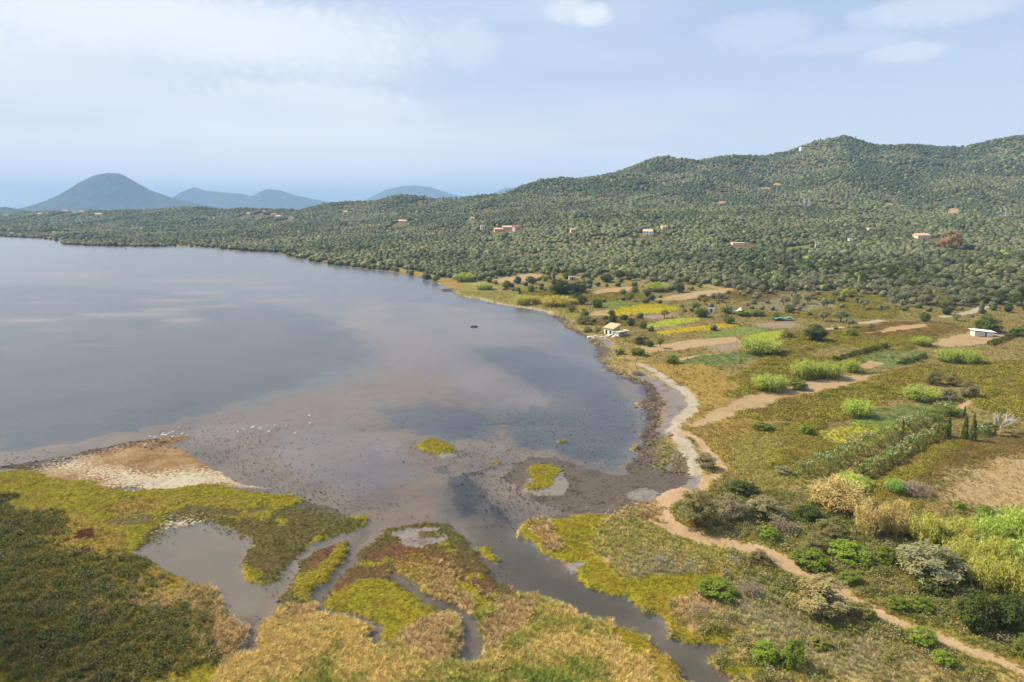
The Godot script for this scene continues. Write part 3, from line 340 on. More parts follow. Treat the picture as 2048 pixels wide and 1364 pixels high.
	["evergreen_shrub","shrub","mid",56.0,146.2,5.1,2.0,"dark low shrub in the golden grass","shrub","green shrubs in the scrub"],
	["evergreen_shrub","shrub","bright",64.8,143.3,3.5,2.4,"bright shrub at the corner of the flower garden","shrub","green shrubs in the scrub"],
	["evergreen_shrub","shrub","bright",105.7,157.4,3.8,2.5,"round green tree at the far end of the flowering hedge","shrub","green shrubs in the scrub"],
	["dead_brush","dry","dead",70.4,111.7,5.2,2.9,"large grey dry brush beside the bracken","brush","dead brush"],
	["reed_clump","reed","reedbright",66.9,112.3,3.3,2.4,"small bright green reed clump beside the grey dry brush","reeds","giant reed clumps"],
	["evergreen_shrub","shrub","bright",74.2,105.8,2.0,1.5,"small green shrub on the straw field edge","shrub","green shrubs in the scrub"],
	["evergreen_shrub","shrub","bright",76.6,103.0,2.7,2.0,"green shrub on the straw field edge, nearer the frame","shrub","green shrubs in the scrub"],
	["tamarisk_bush","tam","tampale",107.9,142.3,4.1,2.2,"pale cushion bush at the foot of the dead tree","bush","tamarisk bushes in the scrub"],
	["evergreen_shrub","shrub","olivegreen",104.4,255.0,5.3,3.7,"small dark bush left of the lone round tree","shrub","green shrubs in the scrub"],
	["evergreen_shrub","shrub","mid",131.2,258.8,5.0,3.0,"green bush right of the lone round tree","shrub","green shrubs in the scrub"],
	["tamarisk_bush","tam","tamolive",30.2,287.5,8.1,4.2,"olive tamarisk on the shore beyond the hut","bush","tamarisk bushes in the scrub"],
	["evergreen_shrub","shrub","olivegreen",30.2,268.6,4.4,2.6,"low green bush on the shore left of the hut","shrub","green shrubs in the scrub"],
	["tamarisk_bush","tam","tamolive",33.7,265.5,3.9,2.6,"dense olive bush touching the hut","bush","tamarisk bushes in the scrub"],
	["tamarisk_bush","tam","tamolive",47.0,245.4,8.0,3.9,"feathery olive bush right of the hut","bush","tamarisk bushes in the scrub"],
	["evergreen_shrub","shrub","deepmid",49.5,240.3,3.4,2.7,"round green bush between hut and small fruit tree","shrub","green shrubs in the scrub"],
	["fruit_tree","olive","olivegreen",52.6,237.3,3.5,4.1,"small open-crowned fruit tree on the ploughed strip","tree",""],
	["evergreen_shrub","shrub","olivegreen",36.8,227.3,4.1,2.1,"low bush on the beach head below the hut","shrub","green shrubs in the scrub"],
	["evergreen_shrub","shrub","mid",42.5,225.8,5.7,2.9,"green-topped bush with dry skirt below the hut","shrub","green shrubs in the scrub"],
	["evergreen_shrub","shrub","mid",51.6,213.6,5.4,2.6,"green bush beside the field track","shrub","green shrubs in the scrub"],
	["dead_brush","dry","dead",38.0,200.0,4.2,1.7,"brown brush on the beach by the track start","brush","dead brush"],
	["reed_clump","reed","reedolive",5.6,346.1,9.1,5.2,"olive reed clump at the left end of the shore reeds","reeds","giant reed clumps"],
	["reed_clump","reed","reedyellow",12.7,349.5,6.7,4.7,"yellow reed clump second along the shore reeds","reeds","giant reed clumps"],
	["reed_clump","reed","reedyellow",21.8,341.3,13.8,5.5,"widest yellow reed clump on the shore","reeds","giant reed clumps"],
	["reed_clump","reed","reedyellow",31.6,347.0,6.6,3.3,"small yellow reed clump at the right end of the shore reeds","reeds","giant reed clumps"],
	["tamarisk_bush","tam","tamolive",27.9,321.3,6.1,4.0,"olive bush below the shore reeds","bush","tamarisk bushes in the scrub"],
	["fruit_tree","olive","olivegreen",33.6,317.1,2.8,2.6,"tiny round tree on bare sand near the shore","tree",""],
	["oak_tree","dark","deep",27.6,385.8,16.3,9.6,"big dark oak behind the shore reeds","tree",""],
	["oak_tree","dark","deep",37.9,392.3,13.2,7.1,"dark oak merging into the right side of the big one","tree",""],
	["oak_tree","dark","deep",61.6,443.3,11.0,5.5,"dark round oak at the field edge","tree",""],
	["oak_tree","dark","deep",72.6,458.0,8.0,6.6,"tall dark oak at the field edge","tree",""],
	["oak_tree","dark","deepmid",79.0,451.3,9.5,5.4,"green oak right of the tall dark one","tree",""],
	["oak_tree","shrub","mid",37.3,465.8,7.5,5.0,"bright green tree left of the stone hut","tree",""],
	["oak_tree","dark","deepmid",43.2,483.1,5.6,6.1,"narrow green tree behind the stone hut","tree",""],
	["fruit_tree","shrub","bright",21.9,452.0,5.3,4.3,"round light-green tree on the sandy field","tree",""],
	["reed_clump","reed","reedlime",84.4,397.3,13.6,5.5,"light-green reed clump in the meadow below the oaks","reeds","giant reed clumps"],
	["reed_clump","reed","reedlime",-16.9,410.6,10.8,4.3,"light-green reeds on the far shore meadow","reeds","giant reed clumps"],
	["reed_clump","reed","reedlime",-32.2,454.6,14.9,6.0,"pale reeds left of the shore meadow","reeds","giant reed clumps"],
	["oak_tree","dark","deepmid",86.3,306.8,7.7,4.6,"dark round tree by the yellow field","tree",""],
	["oak_tree","shrub","mid",100.6,315.5,6.5,4.4,"green tree left of the collapsed greenhouse","tree",""],
	["oak_tree","shrub","mid",105.4,308.8,7.3,3.0,"bushy tree in front of the collapsed greenhouse","tree",""],
	["oak_tree","shrub","mid",111.5,307.8,7.3,3.0,"bushy tree right of the collapsed greenhouse","tree",""],
	["oak_tree","shrub","mid",92.8,288.0,6.2,3.3,"green tree at the end of the yellow strip","tree",""],
	["oak_tree","shrub","mid",117.5,299.9,5.1,3.3,"green tree beside the blue netting","tree",""],
	["oak_tree","dark","deepmid",129.7,315.3,6.0,4.2,"dark tree above the blue netting","tree",""],
	["oak_tree","olive","oliveleaf",142.5,292.2,8.6,5.3,"large grey olive at the corner of the grove","tree",""],
	["autumn_tree","shrub","rust",382.4,598.5,22.3,18.1,"large rust-brown tree rising above the olive grove","tree",""],
	["pale_tree","shrub","lime",182.1,365.6,10.2,6.0,"pale yellow-green tree at the grove edge","tree",""],
	["cypress_tree","cyp","cypress",93.3,142.7,2.0,3.8,"stout cypress at the left of the garden group of four","tree","garden cypresses"],
	["cypress_tree","cyp","cypress",94.7,141.5,1.4,4.4,"second cypress of the garden group of four","tree","garden cypresses"],
	["cypress_tree","cyp","cypress",97.1,139.7,1.7,4.9,"third cypress of the garden group of four","tree","garden cypresses"],
	["cypress_tree","cyp","cypress",98.2,138.7,1.9,4.8,"rightmost cypress of the garden group of four","tree","garden cypresses"],
	["cypress_tree","cyp","cypress",85.2,142.3,0.8,3.7,"slim cypress inside the flowering hedge","tree","garden cypresses"],
	["cypress_tree","cyp","cypress",90.0,148.3,0.7,2.3,"slim cypress behind the flowering hedge","tree","garden cypresses"],
	["cypress_tree","cyp","cypress",80.6,134.3,0.8,2.5,"slim cypress between the two hedges, nearest one","tree","garden cypresses"],
	["cypress_tree","cyp","cypress",83.0,137.2,0.5,1.9,"slim cypress between the two hedges, behind the nearest","tree","garden cypresses"],
	["cypress_tree","cyp","cypress",84.2,137.2,0.6,1.7,"slim cypress right of the pair between the hedges","tree","garden cypresses"],
	["cypress_tree","cyp","cypress",108.6,157.3,0.8,2.4,"slim dark cypress on the bare garden plot","tree","garden cypresses"],
	["cypress_tree","cyp","cypress",106.8,160.3,0.7,2.2,"slim cypress next to the round green tree","tree","garden cypresses"],
	["cypress_tree","cyp","cypress",108.3,153.3,0.7,1.8,"small cypress behind the group of four","tree","garden cypresses"],
	["dark_conifer","cyp","cypress",4.4,387.8,2.0,2.7,"tiny dark conifer on the shore meadow","tree",""]]
const HEDGES := [
	[[51.7,117.0,58.4,122.0,66.5,129.0,74.0,134.0,83.6,142.0,92.6,149.0,100.9,156.0,106.7,160.0],4.8,3.6,"long oleander hedge with white and pink blossom beside the flower garden",true],
	[[64.1,119.0,69.3,123.0,77.8,130.0,86.2,137.0,94.5,143.0],3.8,2.8,"second oleander hedge parallel to the long one, white blossom",true],
	[[101.3,142.0,106.6,146.0,111.9,150.0],3.2,2.4,"short oleander hedge leading to the dead tree",true],
	[[172.7,242.0,181.6,249.0,196.6,261.0],2.4,1.7,"clipped dark green hedge in front of the shed field",false],
	[[104.1,215.0,112.7,222.0,122.6,230.0,133.3,237.0],2.4,1.6,"dark green hedge along the upper side of the vegetable garden",false],
	[[123.2,211.0,130.0,216.0,137.7,222.0],2.0,1.4,"low dark hedge closing the right side of the vegetable garden",false]]
const BIRDS := [[-77.1,144.0],[-76.0,143.0],[-76.4,145.0],[-76.0,146.0],[-76.1,149.0],[-72.9,144.0],[-71.4,143.0],[-74.1,142.0],[-76.8,143.0],[-79.1,142.0],[-77.4,137.0],[-77.4,141.0],[-61.4,146.0],[-61.0,148.0],[-59.5,149.0],[-59.0,149.0],[-57.2,148.0],[-54.5,146.0],[-54.5,150.0],[-52.0,150.0],[-48.3,145.0],[-47.0,152.0],[-48.9,158.0]]
const HOUSES := [
	[137.8,699.0,10.3,6.5,"gable","white","tile",-25,"two-storey white house with orange tiled roof in the olive groves","house",2],
	[163.0,741.0,7.3,4.4,"hip","cream","tile",20,"house with pale orange hipped roof behind the two-storey white one","house",1],
	[5.6,858.0,9.5,7.4,"gable","pink","red",35,"pink house with a tall white gable end among olives","house",2],
	[-6.0,879.0,12.4,5.3,"gable","ochre","tile",-5,"long ochre building left of the pink house","house",1],
	[-17.0,870.0,11.8,5.2,"gable","ochre","tile",10,"low ochre building half hidden left of the long ochre one","house",1],
	[-38.5,903.0,5.6,5.4,"flat","white","white",10,"small white ruin wall left of the ochre buildings","house",1],
	[66.2,756.0,5.6,4.5,"gable","cream","tile",20,"small cream house alone in the middle of the groves","house",1],
	[-59.8,1050.0,9.0,4.2,"hip","cream","tile",10,"orange-roofed house at the foot of the hill gap","house",1],
	[-172.8,1098.0,13.5,5.1,"gable","cream","tile",-10,"cream house under the low middle ridge","house",1],
	[395.0,666.0,13.6,5.8,"gable","cream","tile",8,"long cream house with white annex left of the rust-brown tree","house",1],
	[375.8,723.0,8.0,3.9,"flat","cream","cream",5,"flat-roofed cream house among dark trees","house",1],
	[313.4,639.0,5.1,3.4,"flat","white","white",20,"small white hut peeping out of the olives below the flat-roofed house","house",1],
	[264.5,598.0,2.2,5.6,"flat","pink","tile",0,"narrow pink pump house at the end of the light green field","house",1],
	[629.3,1533.0,11.1,7.0,"flat","white","white",15,"lone white house on the shoulder of the hilltop","house",1],
	[205.5,627.0,11.6,1.7,"flat","cream","cream",0,"low cream wall in the olive grove","wall",1],
	[-1366.5,1875.0,11.5,8.7,"flat","white","white",20,"white block at the left end of the far shore village","house",1],
	[-1227.2,1806.0,11.1,7.2,"gable","cream","tile",0,"cream house second from the left in the far shore village","house",1],
	[-1263.6,1965.0,12.0,9.1,"gable","pink","tile",20,"pink house left of the white tower block in the far village","house",1],
	[-1177.0,1872.0,16.0,11.2,"flat","white","white",-15,"tall white house with terrace in the far village","house",2],
	[-1166.9,1884.0,13.8,7.5,"gable","cream","tile",10,"low tiled house right of the tall white one in the far village","house",1],
	[-1015.5,1707.0,17.8,6.8,"gable","cream","tile",0,"long tiled house at the right end of the far village","house",1],
	[-837.2,1155.0,5.7,6.2,"flat","white","white",0,"tiny white hut on the far left shore","hut",1],
	[-615.2,1620.0,9.9,7.5,"hip","cream","tile",0,"yellow house at the left of the hamlet under the mountains","house",1],
	[-582.8,1617.0,7.9,6.4,"hip","pink","red",0,"red-roofed house second from the left in the hamlet","house",1],
	[-595.6,1671.0,8.2,5.5,"hip","ochre","tile",0,"ochre house highest in the hamlet","house",1],
	[-560.9,1635.0,16.0,6.5,"hip","cream","red",10,"long red-roofed house in the middle of the hamlet","house",1],
	[-507.2,1506.0,14.8,7.0,"hip","cream","tile",-10,"cream house with orange roof nearest in the hamlet","house",1],
	[-455.3,1431.0,12.3,7.6,"hip","white","red",15,"white house with red roof at the right of the hamlet","house",1],
	[-361.4,1509.0,12.0,7.0,"hip","cream","tile",0,"orange-roofed house on the ridge right of the hamlet","house",1],
	[94.2,319.0,3.0,2.2,"flat","white","grey",-20,"small concrete hut beside the dark round tree","hut",1],
	[40.4,459.0,4.6,2.2,"flat","stone","stone",10,"low stone hut among the oaks","hut",1]]
const PYLONS := [
	[159.7,936.0,22.2,"steel pylon standing alone above the two-storey white house"],
	[133.9,894.0,9.7,"short steel pylon left of the lone one"],
	[408.1,972.0,14.7,"left one of the two pylons below the bare hillside scar"],
	[405.7,951.0,17.1,"right one of the two pylons below the bare hillside scar"],
	[599.7,843.0,11.6,"steel pylon near the right edge of the hillside"],
	[-84.9,1215.0,11.4,"small steel pylon in the gap between the hills"],
	[-164.9,1191.0,13.7,"faint steel pylon under the low middle ridge"],
	[440.6,1125.0,10.5,"small pylon beside the hillside scar"]]
const PEAKS := [
	[[-4337,7,-4182,33,-4092,62,-3978,109,-3841,172,-3678,268,-3565,318,-3456,339,-3350,330,-3269,289,-3108,193,-2942,134,-2774,88,-2519,45,-2177,7],6000,620,"mountain","tall rounded blue mountain at the left above the lagoon"],
	[[-4691,-18,-4417,134,-4245,241,-4092,298,-3954,254,-3699,229,-3506,216,-3361,178,-3247,241,-3135,273,-2988,254,-2799,197,-2608,153,-2352,109,-2096,58,-1840,-18],9000,700,"mountain","pale double-peaked blue mountain right of the tall rounded one"],
	[[-2644,-20,-2320,151,-1999,305,-1761,359,-1525,374,-1290,351,-1055,274,-781,205,-505,135,-111,-4],11000,800,"mountain","faint flat-topped blue mountain behind the low middle ridge"],
	[[-1160,-15,-783,168,-410,277,-130,386,195,414,521,368,894,259,1459,-15],13000,800,"mountain","faint blue mountain peeping from behind the green hill slope"],
	[[-2965,27,-2807,43,-2619,53,-2574,45,-2536,38,-2421,27],3600,260,"hill","small dark hill at the left edge of the skyline"]]
const PUFFS := [[0.106,14.27,0.0293,0.76,0.6],[0.0721,14.65,0.0293,0.84,0.4],[0.4975,10.34,0.044,0.67,0.4],[0.5279,12.81,0.0879,1.01,0.4],[0.4067,11.22,0.0806,0.5,0.2],[0.4459,11.41,0.0513,0.67,0.2],[-0.4155,12.21,0.3077,2.52,0.55],[-0.2193,11.97,0.1026,2.52,0.35],[-0.5277,9.7,0.1465,1.89,0.35],[-0.2617,8.16,0.1099,1.05,0.4],[-0.5243,5.85,0.1905,2.52,0.25],[-0.0646,12.23,0.044,1.68,0.3],[0.3275,12.62,0.0659,1.26,0.25]]
const BANK := [[-0.7367,9.94],[-0.6132,10.25],[-0.5858,10.11],[-0.5466,10.33],[-0.5067,9.88],[-0.4647,9.38],[-0.4092,8.68],[-0.3667,9.44],[-0.3123,8.72],[-0.2482,8.73],[-0.1822,8.13],[-0.1342,8.92],[-0.0868,6.92],[-0.0169,6.37]]

var rng := RandomNumberGenerator.new()
var taken := {}
var grid := PackedFloat32Array()
var tiles := []
var mats := {}
var protos := {}
var wander := FastNoiseLite.new()
var kept_off := []      # [x, d, radius] where no grove tree stands

func _ready() -> void:
	rng.seed = 20
	set_view()
	make_heights()
	paint_ground()
	build_ground()
	build_water()
	build_mountains()
	build_shade_cloud()
	make_prototypes()
	build_hut()
	build_shed()
	build_greenhouse()
	for h in HOUSES: build_house(h)
	for p in PYLONS: build_pylon(p)
	for p in PLANTS: build_plant(p)
	for h in HEDGES: build_hedge(h)
	build_dead_tree()
	build_agave()
	scatter_cover()
	scatter_trees()
	for k in BIRDS.size(): build_bird(k)
	build_details()

# ---------------------------------------------------------------- view and light
func set_view() -> void:
	var cam := Camera3D.new()
	cam.name = "camera"
	cam.fov = 53.097
	cam.near = 0.5
	cam.far = 40000.0
	cam.position = Vector3(0, 50, 0)
	cam.rotation_degrees = Vector3(-11.189, 0, 0)
	add_child(cam)
	cam.current = true
	var sun := DirectionalLight3D.new()
	sun.name = "sun"
	sun.light_energy = 1.6
	sun.light_color = Color(1.0, 0.95, 0.86)
	sun.light_angular_distance = 0.55
	sun.shadow_enabled = true
	add_child(sun)
	sun.look_at_from_position(Vector3.ZERO, -Vector3(-0.66, 0.70, -0.28), Vector3.UP)
	var e := Environment.new()
	e.background_mode = Environment.BG_SKY
	e.background_energy_multiplier = 0.83
	e.sky = Sky.new()
	e.sky.sky_material = make_sky()
	e.tonemap_mode = Environment.TONE_MAPPER_LINEAR
	e.tonemap_exposure = 1.65
	e.sdfgi_enabled = true
	e.ssao_enabled = true
	e.ssil_enabled = true
	e.fog_enabled = true
	e.fog_density = 0.000125
	e.fog_light_color = Color(0.69, 0.84, 1.0)
	var we := WorldEnvironment.new()
	we.name = "environment"
	we.environment = e
	add_child(we)

func sky_colour(az: float, el: float, n: FastNoiseLite, m: FastNoiseLite) -> Color:
	# el in degrees above the horizon: air that turns bluer upwards, under streaky thin cloud
	var t := 1.0 - exp(-maxf(el, 0.0) / 15.0)
	var c := Color(0.54, 0.60, 0.66).lerp(Color(0.15, 0.295, 0.56), t)
	var s := sin(deg_to_rad(maxf(el, 0.0))) + 0.07
	var px := sin(az) * 10.0 / s
	var py := cos(az) * 10.0 / s
	var a := n.get_noise_2d(px, py * 1.3)
	var b := m.get_noise_2d(px * 1.0, py * 1.6)
	var v := a * 0.7 + b * 0.22 - 0.42 * sin(az) + 0.06
	v = smoothstep(-0.8, 0.85, v)
	v = maxf(v * 0.92, 0.72 * exp(-maxf(el, 0.0) / 8.0))
	var puff := 0.0
	for q in PUFFS:
		var dx: float = (az - q[0]) / q[2]
		var dy: float = (el - q[1]) / q[3]
		var r := dx * dx + dy * dy
		if r < 3.0: puff = maxf(puff, q[4] * smoothstep(0.95, 0.1, r * 0.6 - 0.6 * absf(m.get_noise_2d(az * 520.0 + q[0] * 90.0, el * 11.0)) + 0.1))
	# a low bank of cumulus across the left, its upper edge billowing
	var edge: float = BANK[0][1]
	var keep := 1.0 - smoothstep(BANK[9][0], BANK[13][0], az)
	for k in BANK.size() - 1:
		if az > BANK[k][0]: edge = lerpf(BANK[k][1], BANK[k + 1][1], clampf((az - BANK[k][0]) / (BANK[k + 1][0] - BANK[k][0]), 0.0, 1.0))
	if keep > 0.0:
		var bill := absf(m.get_noise_2d(az * 420.0, el * 7.0)) * 2.0 + m.get_noise_2d(az * 1100.0, el * 19.0) * 0.5
		var into := edge + bill * 1.3 - 0.4 - el
		puff = maxf(puff, keep * 0.42 * smoothstep(-0.1, 0.9, into) * (0.55 + 0.45 * exp(-maxf(into, 0.0) / 3.0)))
	v = clampf(v + puff * (1.0 - 0.35 * v), 0.0, 1.0)
	return c.lerp(Color(0.68, 0.715, 0.76), v)

func make_sky() -> PanoramaSkyMaterial:
	var n := FastNoiseLite.new()
	n.seed = 11
	n.noise_type = FastNoiseLite.TYPE_SIMPLEX_SMOOTH
	n.frequency = 0.0115
	n.fractal_octaves = 5
	var m := FastNoiseLite.new()
	m.seed = 5
	m.noise_type = FastNoiseLite.TYPE_SIMPLEX_SMOOTH
	m.frequency = 0.05
	m.fractal_octaves = 4
	var im := sky_rows(768, 384, 0, 384, n, m)
	im.resize(3072, 1536, Image.INTERPOLATE_CUBIC)
	var fine := sky_rows(3072, 1536, 590, 770, n, m)
	im.blit_rect(fine, Rect2i(0, 0, 3072, 180), Vector2i(0, 590))
	var p := PanoramaSkyMaterial.new()
	p.panorama = ImageTexture.create_from_image(im)
	return p

func sky_rows(w: int, h: int, from: int, to: int, n: FastNoiseLite, m: FastNoiseLite) -> Image:
	var f := PackedFloat32Array()
	f.resize(w * (to - from) * 3)
	var k := 0
	for r in range(from, to):
		var el := 90.0 - (r + 0.5) * 180.0 / h
		for i in w:
			var c := sky_colour(wrapf((i + 0.5) / w * TAU, -PI, PI), el, n, m) if el > -2.0 else Color(0.5, 0.56, 0.64)
			f[k] = c.r
			f[k + 1] = c.g
			f[k + 2] = c.b
			k += 3
	return Image.create_from_data(w, to - from, false, Image.FORMAT_RGBF, f.to_byte_array())

# ---------------------------------------------------------------- terrain height
const GX0 := -2800.0
const GD0 := 240.0
const GS := 28.0
const GNX := 201
const GND := 114

func raw_height(x: float, d: float) -> float:
	var acc := 0.0
	for r in RIDGES:
		var best := 0.0
		for k in r.size() / 4 - 1:
			var x0: float = r[k * 4]
			var d0: float = r[k * 4 + 1]
			var ex: float = r[k * 4 + 4] - x0
			var ed: float = r[k * 4 + 5] - d0
			var t := clampf(((x - x0) * ex + (d - d0) * ed) / (ex * ex + ed * ed), 0.0, 1.0)
			var qx := x - x0 - ex * t
			var qd := d - d0 - ed * t
			var w: float = lerpf(r[k * 4 + 3], r[k * 4 + 7], t)
			best = maxf(best, lerpf(r[k * 4 + 2], r[k * 4 + 6], t) * exp(-pow((qx * qx + qd * qd) / (w * w), 0.62)))
		acc += pow(best, 12.0)
	var a := smoothstep(0.0, 1.0, (x + 260.0) / 420.0)
	var s := smoothstep(0.0, 1.0, (d - 360.0 - 200.0 * (1.0 - a)) / 700.0)
	var h := pow(acc + pow(s * (8.0 + 38.0 * a), 12.0), 1.0 / 12.0)
	var q := clampf((d - 420.0) / 500.0, 0.0, 1.0)
	h += q * (2.2 * sin(x * 0.021 + d * 0.013) * sin(d * 0.024 - x * 0.009) + 1.6 * sin(x * 0.05 - d * 0.031))
	var f := x + 60.0 * sin(d * 0.0061)
	h += clampf((d - 820.0) / 300.0, 0.0, 1.0) * clampf(h / 90.0, 0.0, 1.0) * 7.0 * (absf(sin(f * 0.0165 + 0.6 * sin(d * 0.011))) * 1.6 - 1.3 + 0.5 * sin(d * 0.027 + x * 0.013))
	return maxf(h, 0.0) * smoothstep(0.0, 320.0, from_lagoon(x, d)) * smoothstep(280.0, 460.0, d)

func from_lagoon(x: float, d: float) -> float:
	var best := 1e12
	var inside := false
	var n := LAGOON.size() / 2
	for i in n:
		var x0: float = LAGOON[i * 2]
		var d0: float = LAGOON[i * 2 + 1]
		var j := (i + 1) % n
		var ex: float = LAGOON[j * 2] - x0
		var ed: float = LAGOON[j * 2 + 1] - d0
		var t := clampf(((x - x0) * ex + (d - d0) * ed) / (ex * ex + ed * ed), 0.0, 1.0)
		best = minf(best, Vector2(x - x0 - ex * t, d - d0 - ed * t).length_squared())
		if (d0 > d) != (d0 + ed > d) and x < x0 + ex * (d - d0) / ed:
			inside = not inside
	return 0.0 if inside else sqrt(best)

func make_heights() -> void:
	grid.resize(GNX * GND)
	for j in GND:
		for i in GNX:
			grid[j * GNX + i] = raw_height(GX0 + i * GS, GD0 + j * GS)

func hill(x: float, d: float) -> float:
	if d < 281.0: return 0.0
	var fx := clampf((x - GX0) / GS, 0.0, GNX - 1.01)
	var fd := clampf((d - GD0) / GS, 0.0, GND - 1.01)
	var i := int(fx)
	var j := int(fd)
	fx -= i
	fd -= j
	var k := j * GNX + i
	return lerpf(lerpf(grid[k], grid[k + 1], fx), lerpf(grid[k + GNX], grid[k + GNX + 1], fx), fd)

# ---------------------------------------------------------------- ground patterns
func noise(s: int, f: float, oct: int) -> FastNoiseLite:
	var n := FastNoiseLite.new()
	n.seed = s
	n.noise_type = FastNoiseLite.TYPE_SIMPLEX_SMOOTH
	n.frequency = f
	n.fractal_octaves = oct
	return n

func noise_bytes(s: int, f: float, oct: int, t: Dictionary) -> PackedByteArray:
	var n := noise(s, minf(f * t.mpp, 0.42), oct)
	n.offset = Vector3(t.x0 / t.mpp, t.d0 / t.mpp, 0)
	return n.get_image(t.w, t.h, false, false, false).get_data()

func paint_ground() -> void:
	wander = noise(77, 0.11, 3)
	var lut := PackedInt32Array()
	lut.resize(COVER.size() * 256)
	var wf := PackedInt32Array()
	var wm := PackedInt32Array()
	var wc := PackedInt32Array()
	for c in COVER.size():
		var stops: Array = COVER[c][2]
		for k in 256:
			var p := clampf((k - 128) * 0.0115 + 0.5, 0.0, 0.9999) * (stops.size() - 1)
			var a := Color8(stops[int(p)][0], stops[int(p)][1], stops[int(p)][2]).srgb_to_linear()
			var b := Color8(stops[int(p) + 1][0], stops[int(p) + 1][1], stops[int(p) + 1][2]).srgb_to_linear()
			var q := a.lerp(b, p - int(p)).linear_to_srgb()
			lut[c * 256 + k] = q.r8 | q.g8 << 8 | q.b8 << 16 | 0xFF000000
		var sum: float = COVER[c][3][0] + COVER[c][3][1] + COVER[c][3][2]
		wf.append(int(COVER[c][3][0] * 256 / sum))
		wm.append(int(COVER[c][3][1] * 256 / sum))
		wc.append(int(COVER[c][3][2] * 256 / sum))
	var loose := PackedByteArray()
	for c in COVER: loose.append(1 if c[0] in ["sand", "tansand", "wrack", "mud", "drybrown", "stubble", "soilgrey", "gold", "grey", "oliveg", "scrub", "land", "straw", "brackenbrown", "flat", "matdry", "dusk", "red", "marsh"] else 0)
	var bed := PackedByteArray()
	for c in COVER: bed.append(1 if c[1] < -0.01 else 0)
	for q in [[-128.0, 48.0, 0.125, 2048, 840, 0], [-356.0, 150.0, 0.3477, 2048, 872, 0], [-972.0, 450.0, 0.949, 2048, 848, 39], [-1740.0, 1248.0, 1.7, 2048, 512, 39]]:
		var t := {"x0": q[0], "d0": q[1], "mpp": q[2], "w": q[3], "h": q[4]}
		var im := Image.create_empty(t.w, t.h, false, Image.FORMAT_L8)
		im.fill(Color8(q[5], q[5], q[5]))
		for p in PATCHES: fill_patch(im, t, p)
		var raw := im.get_data()
		var nf := noise_bytes(1, 1.1, 3, t)
		var nm := noise_bytes(2, 0.16, 4, t)
		var nc := noise_bytes(3, 0.03, 4, t)
		var total: int = t.w * t.h
		var out := PackedInt32Array()
		out.resize(total)
		var kind := PackedByteArray()
		kind.resize(total)
		var kf := int(0.8 / t.mpp)
		var km := int(1.3 / t.mpp)
		var kl := int(6.5 / t.mpp)
		var w: int = t.w
		var wet := PackedByteArray()
		wet.resize(total)
		var under := PackedInt32Array()
		under.resize(total)
		for i in total:
			var a := nf[i]
			var b := nm[i]
			var j := i + (((a - 128) * kf + (b - 128) * km) >> 7) + ((((nf[(i + 70001) % total] - 128) * kf + (nc[i] - 128) * km) >> 7) * w)
			if j < 0 or j >= total: j = i
			var c := raw[j]
			if loose[c]:
				# sand, mud and dry earth drift into one another
				var e := j + (((nf[(i + 31013) % total] - 128) * kl) >> 7) + ((((nf[(i + 52009) % total] - 128) * kl) >> 7) * w)
				if e > 0 and e < total and loose[raw[e]]: c = raw[e]
			kind[i] = c
			out[i] = lut[(c << 8) + ((a * wf[c] + b * wm[c] + nc[i] * wc[c]) >> 8)]
			if bed[c]:
				wet[i] = 255
				under[i] = out[i] & 0x96FFFFFF
			else: under[i] = lut[(2 << 8) + b] & 0x96FFFFFF
		t.kind = kind
		t.colour = out
		t.image = Image.create_from_data(t.w, t.h, false, Image.FORMAT_RGBA8, out.to_byte_array())
		# the lagoon bed changes from one mud to the next over several metres
		var soft := Image.create_from_data(t.w, t.h, false, Image.FORMAT_RGBA8, under.to_byte_array())
		soft.resize(t.w / 44, t.h / 44, Image.INTERPOLATE_BILINEAR)
		soft.resize(t.w, t.h, Image.INTERPOLATE_CUBIC)
		var twice := Image.create_from_data(t.w, t.h, false, Image.FORMAT_L8, wet)
		twice.resize(t.w * 2, t.h, Image.INTERPOLATE_NEAREST)
		var mask := Image.create_from_data(t.w, t.h, false, Image.FORMAT_LA8, twice.get_data())
		t.image.blend_rect_mask(soft, mask, Rect2i(0, 0, t.w, t.h), Vector2i.ZERO)
		tiles.append(t)

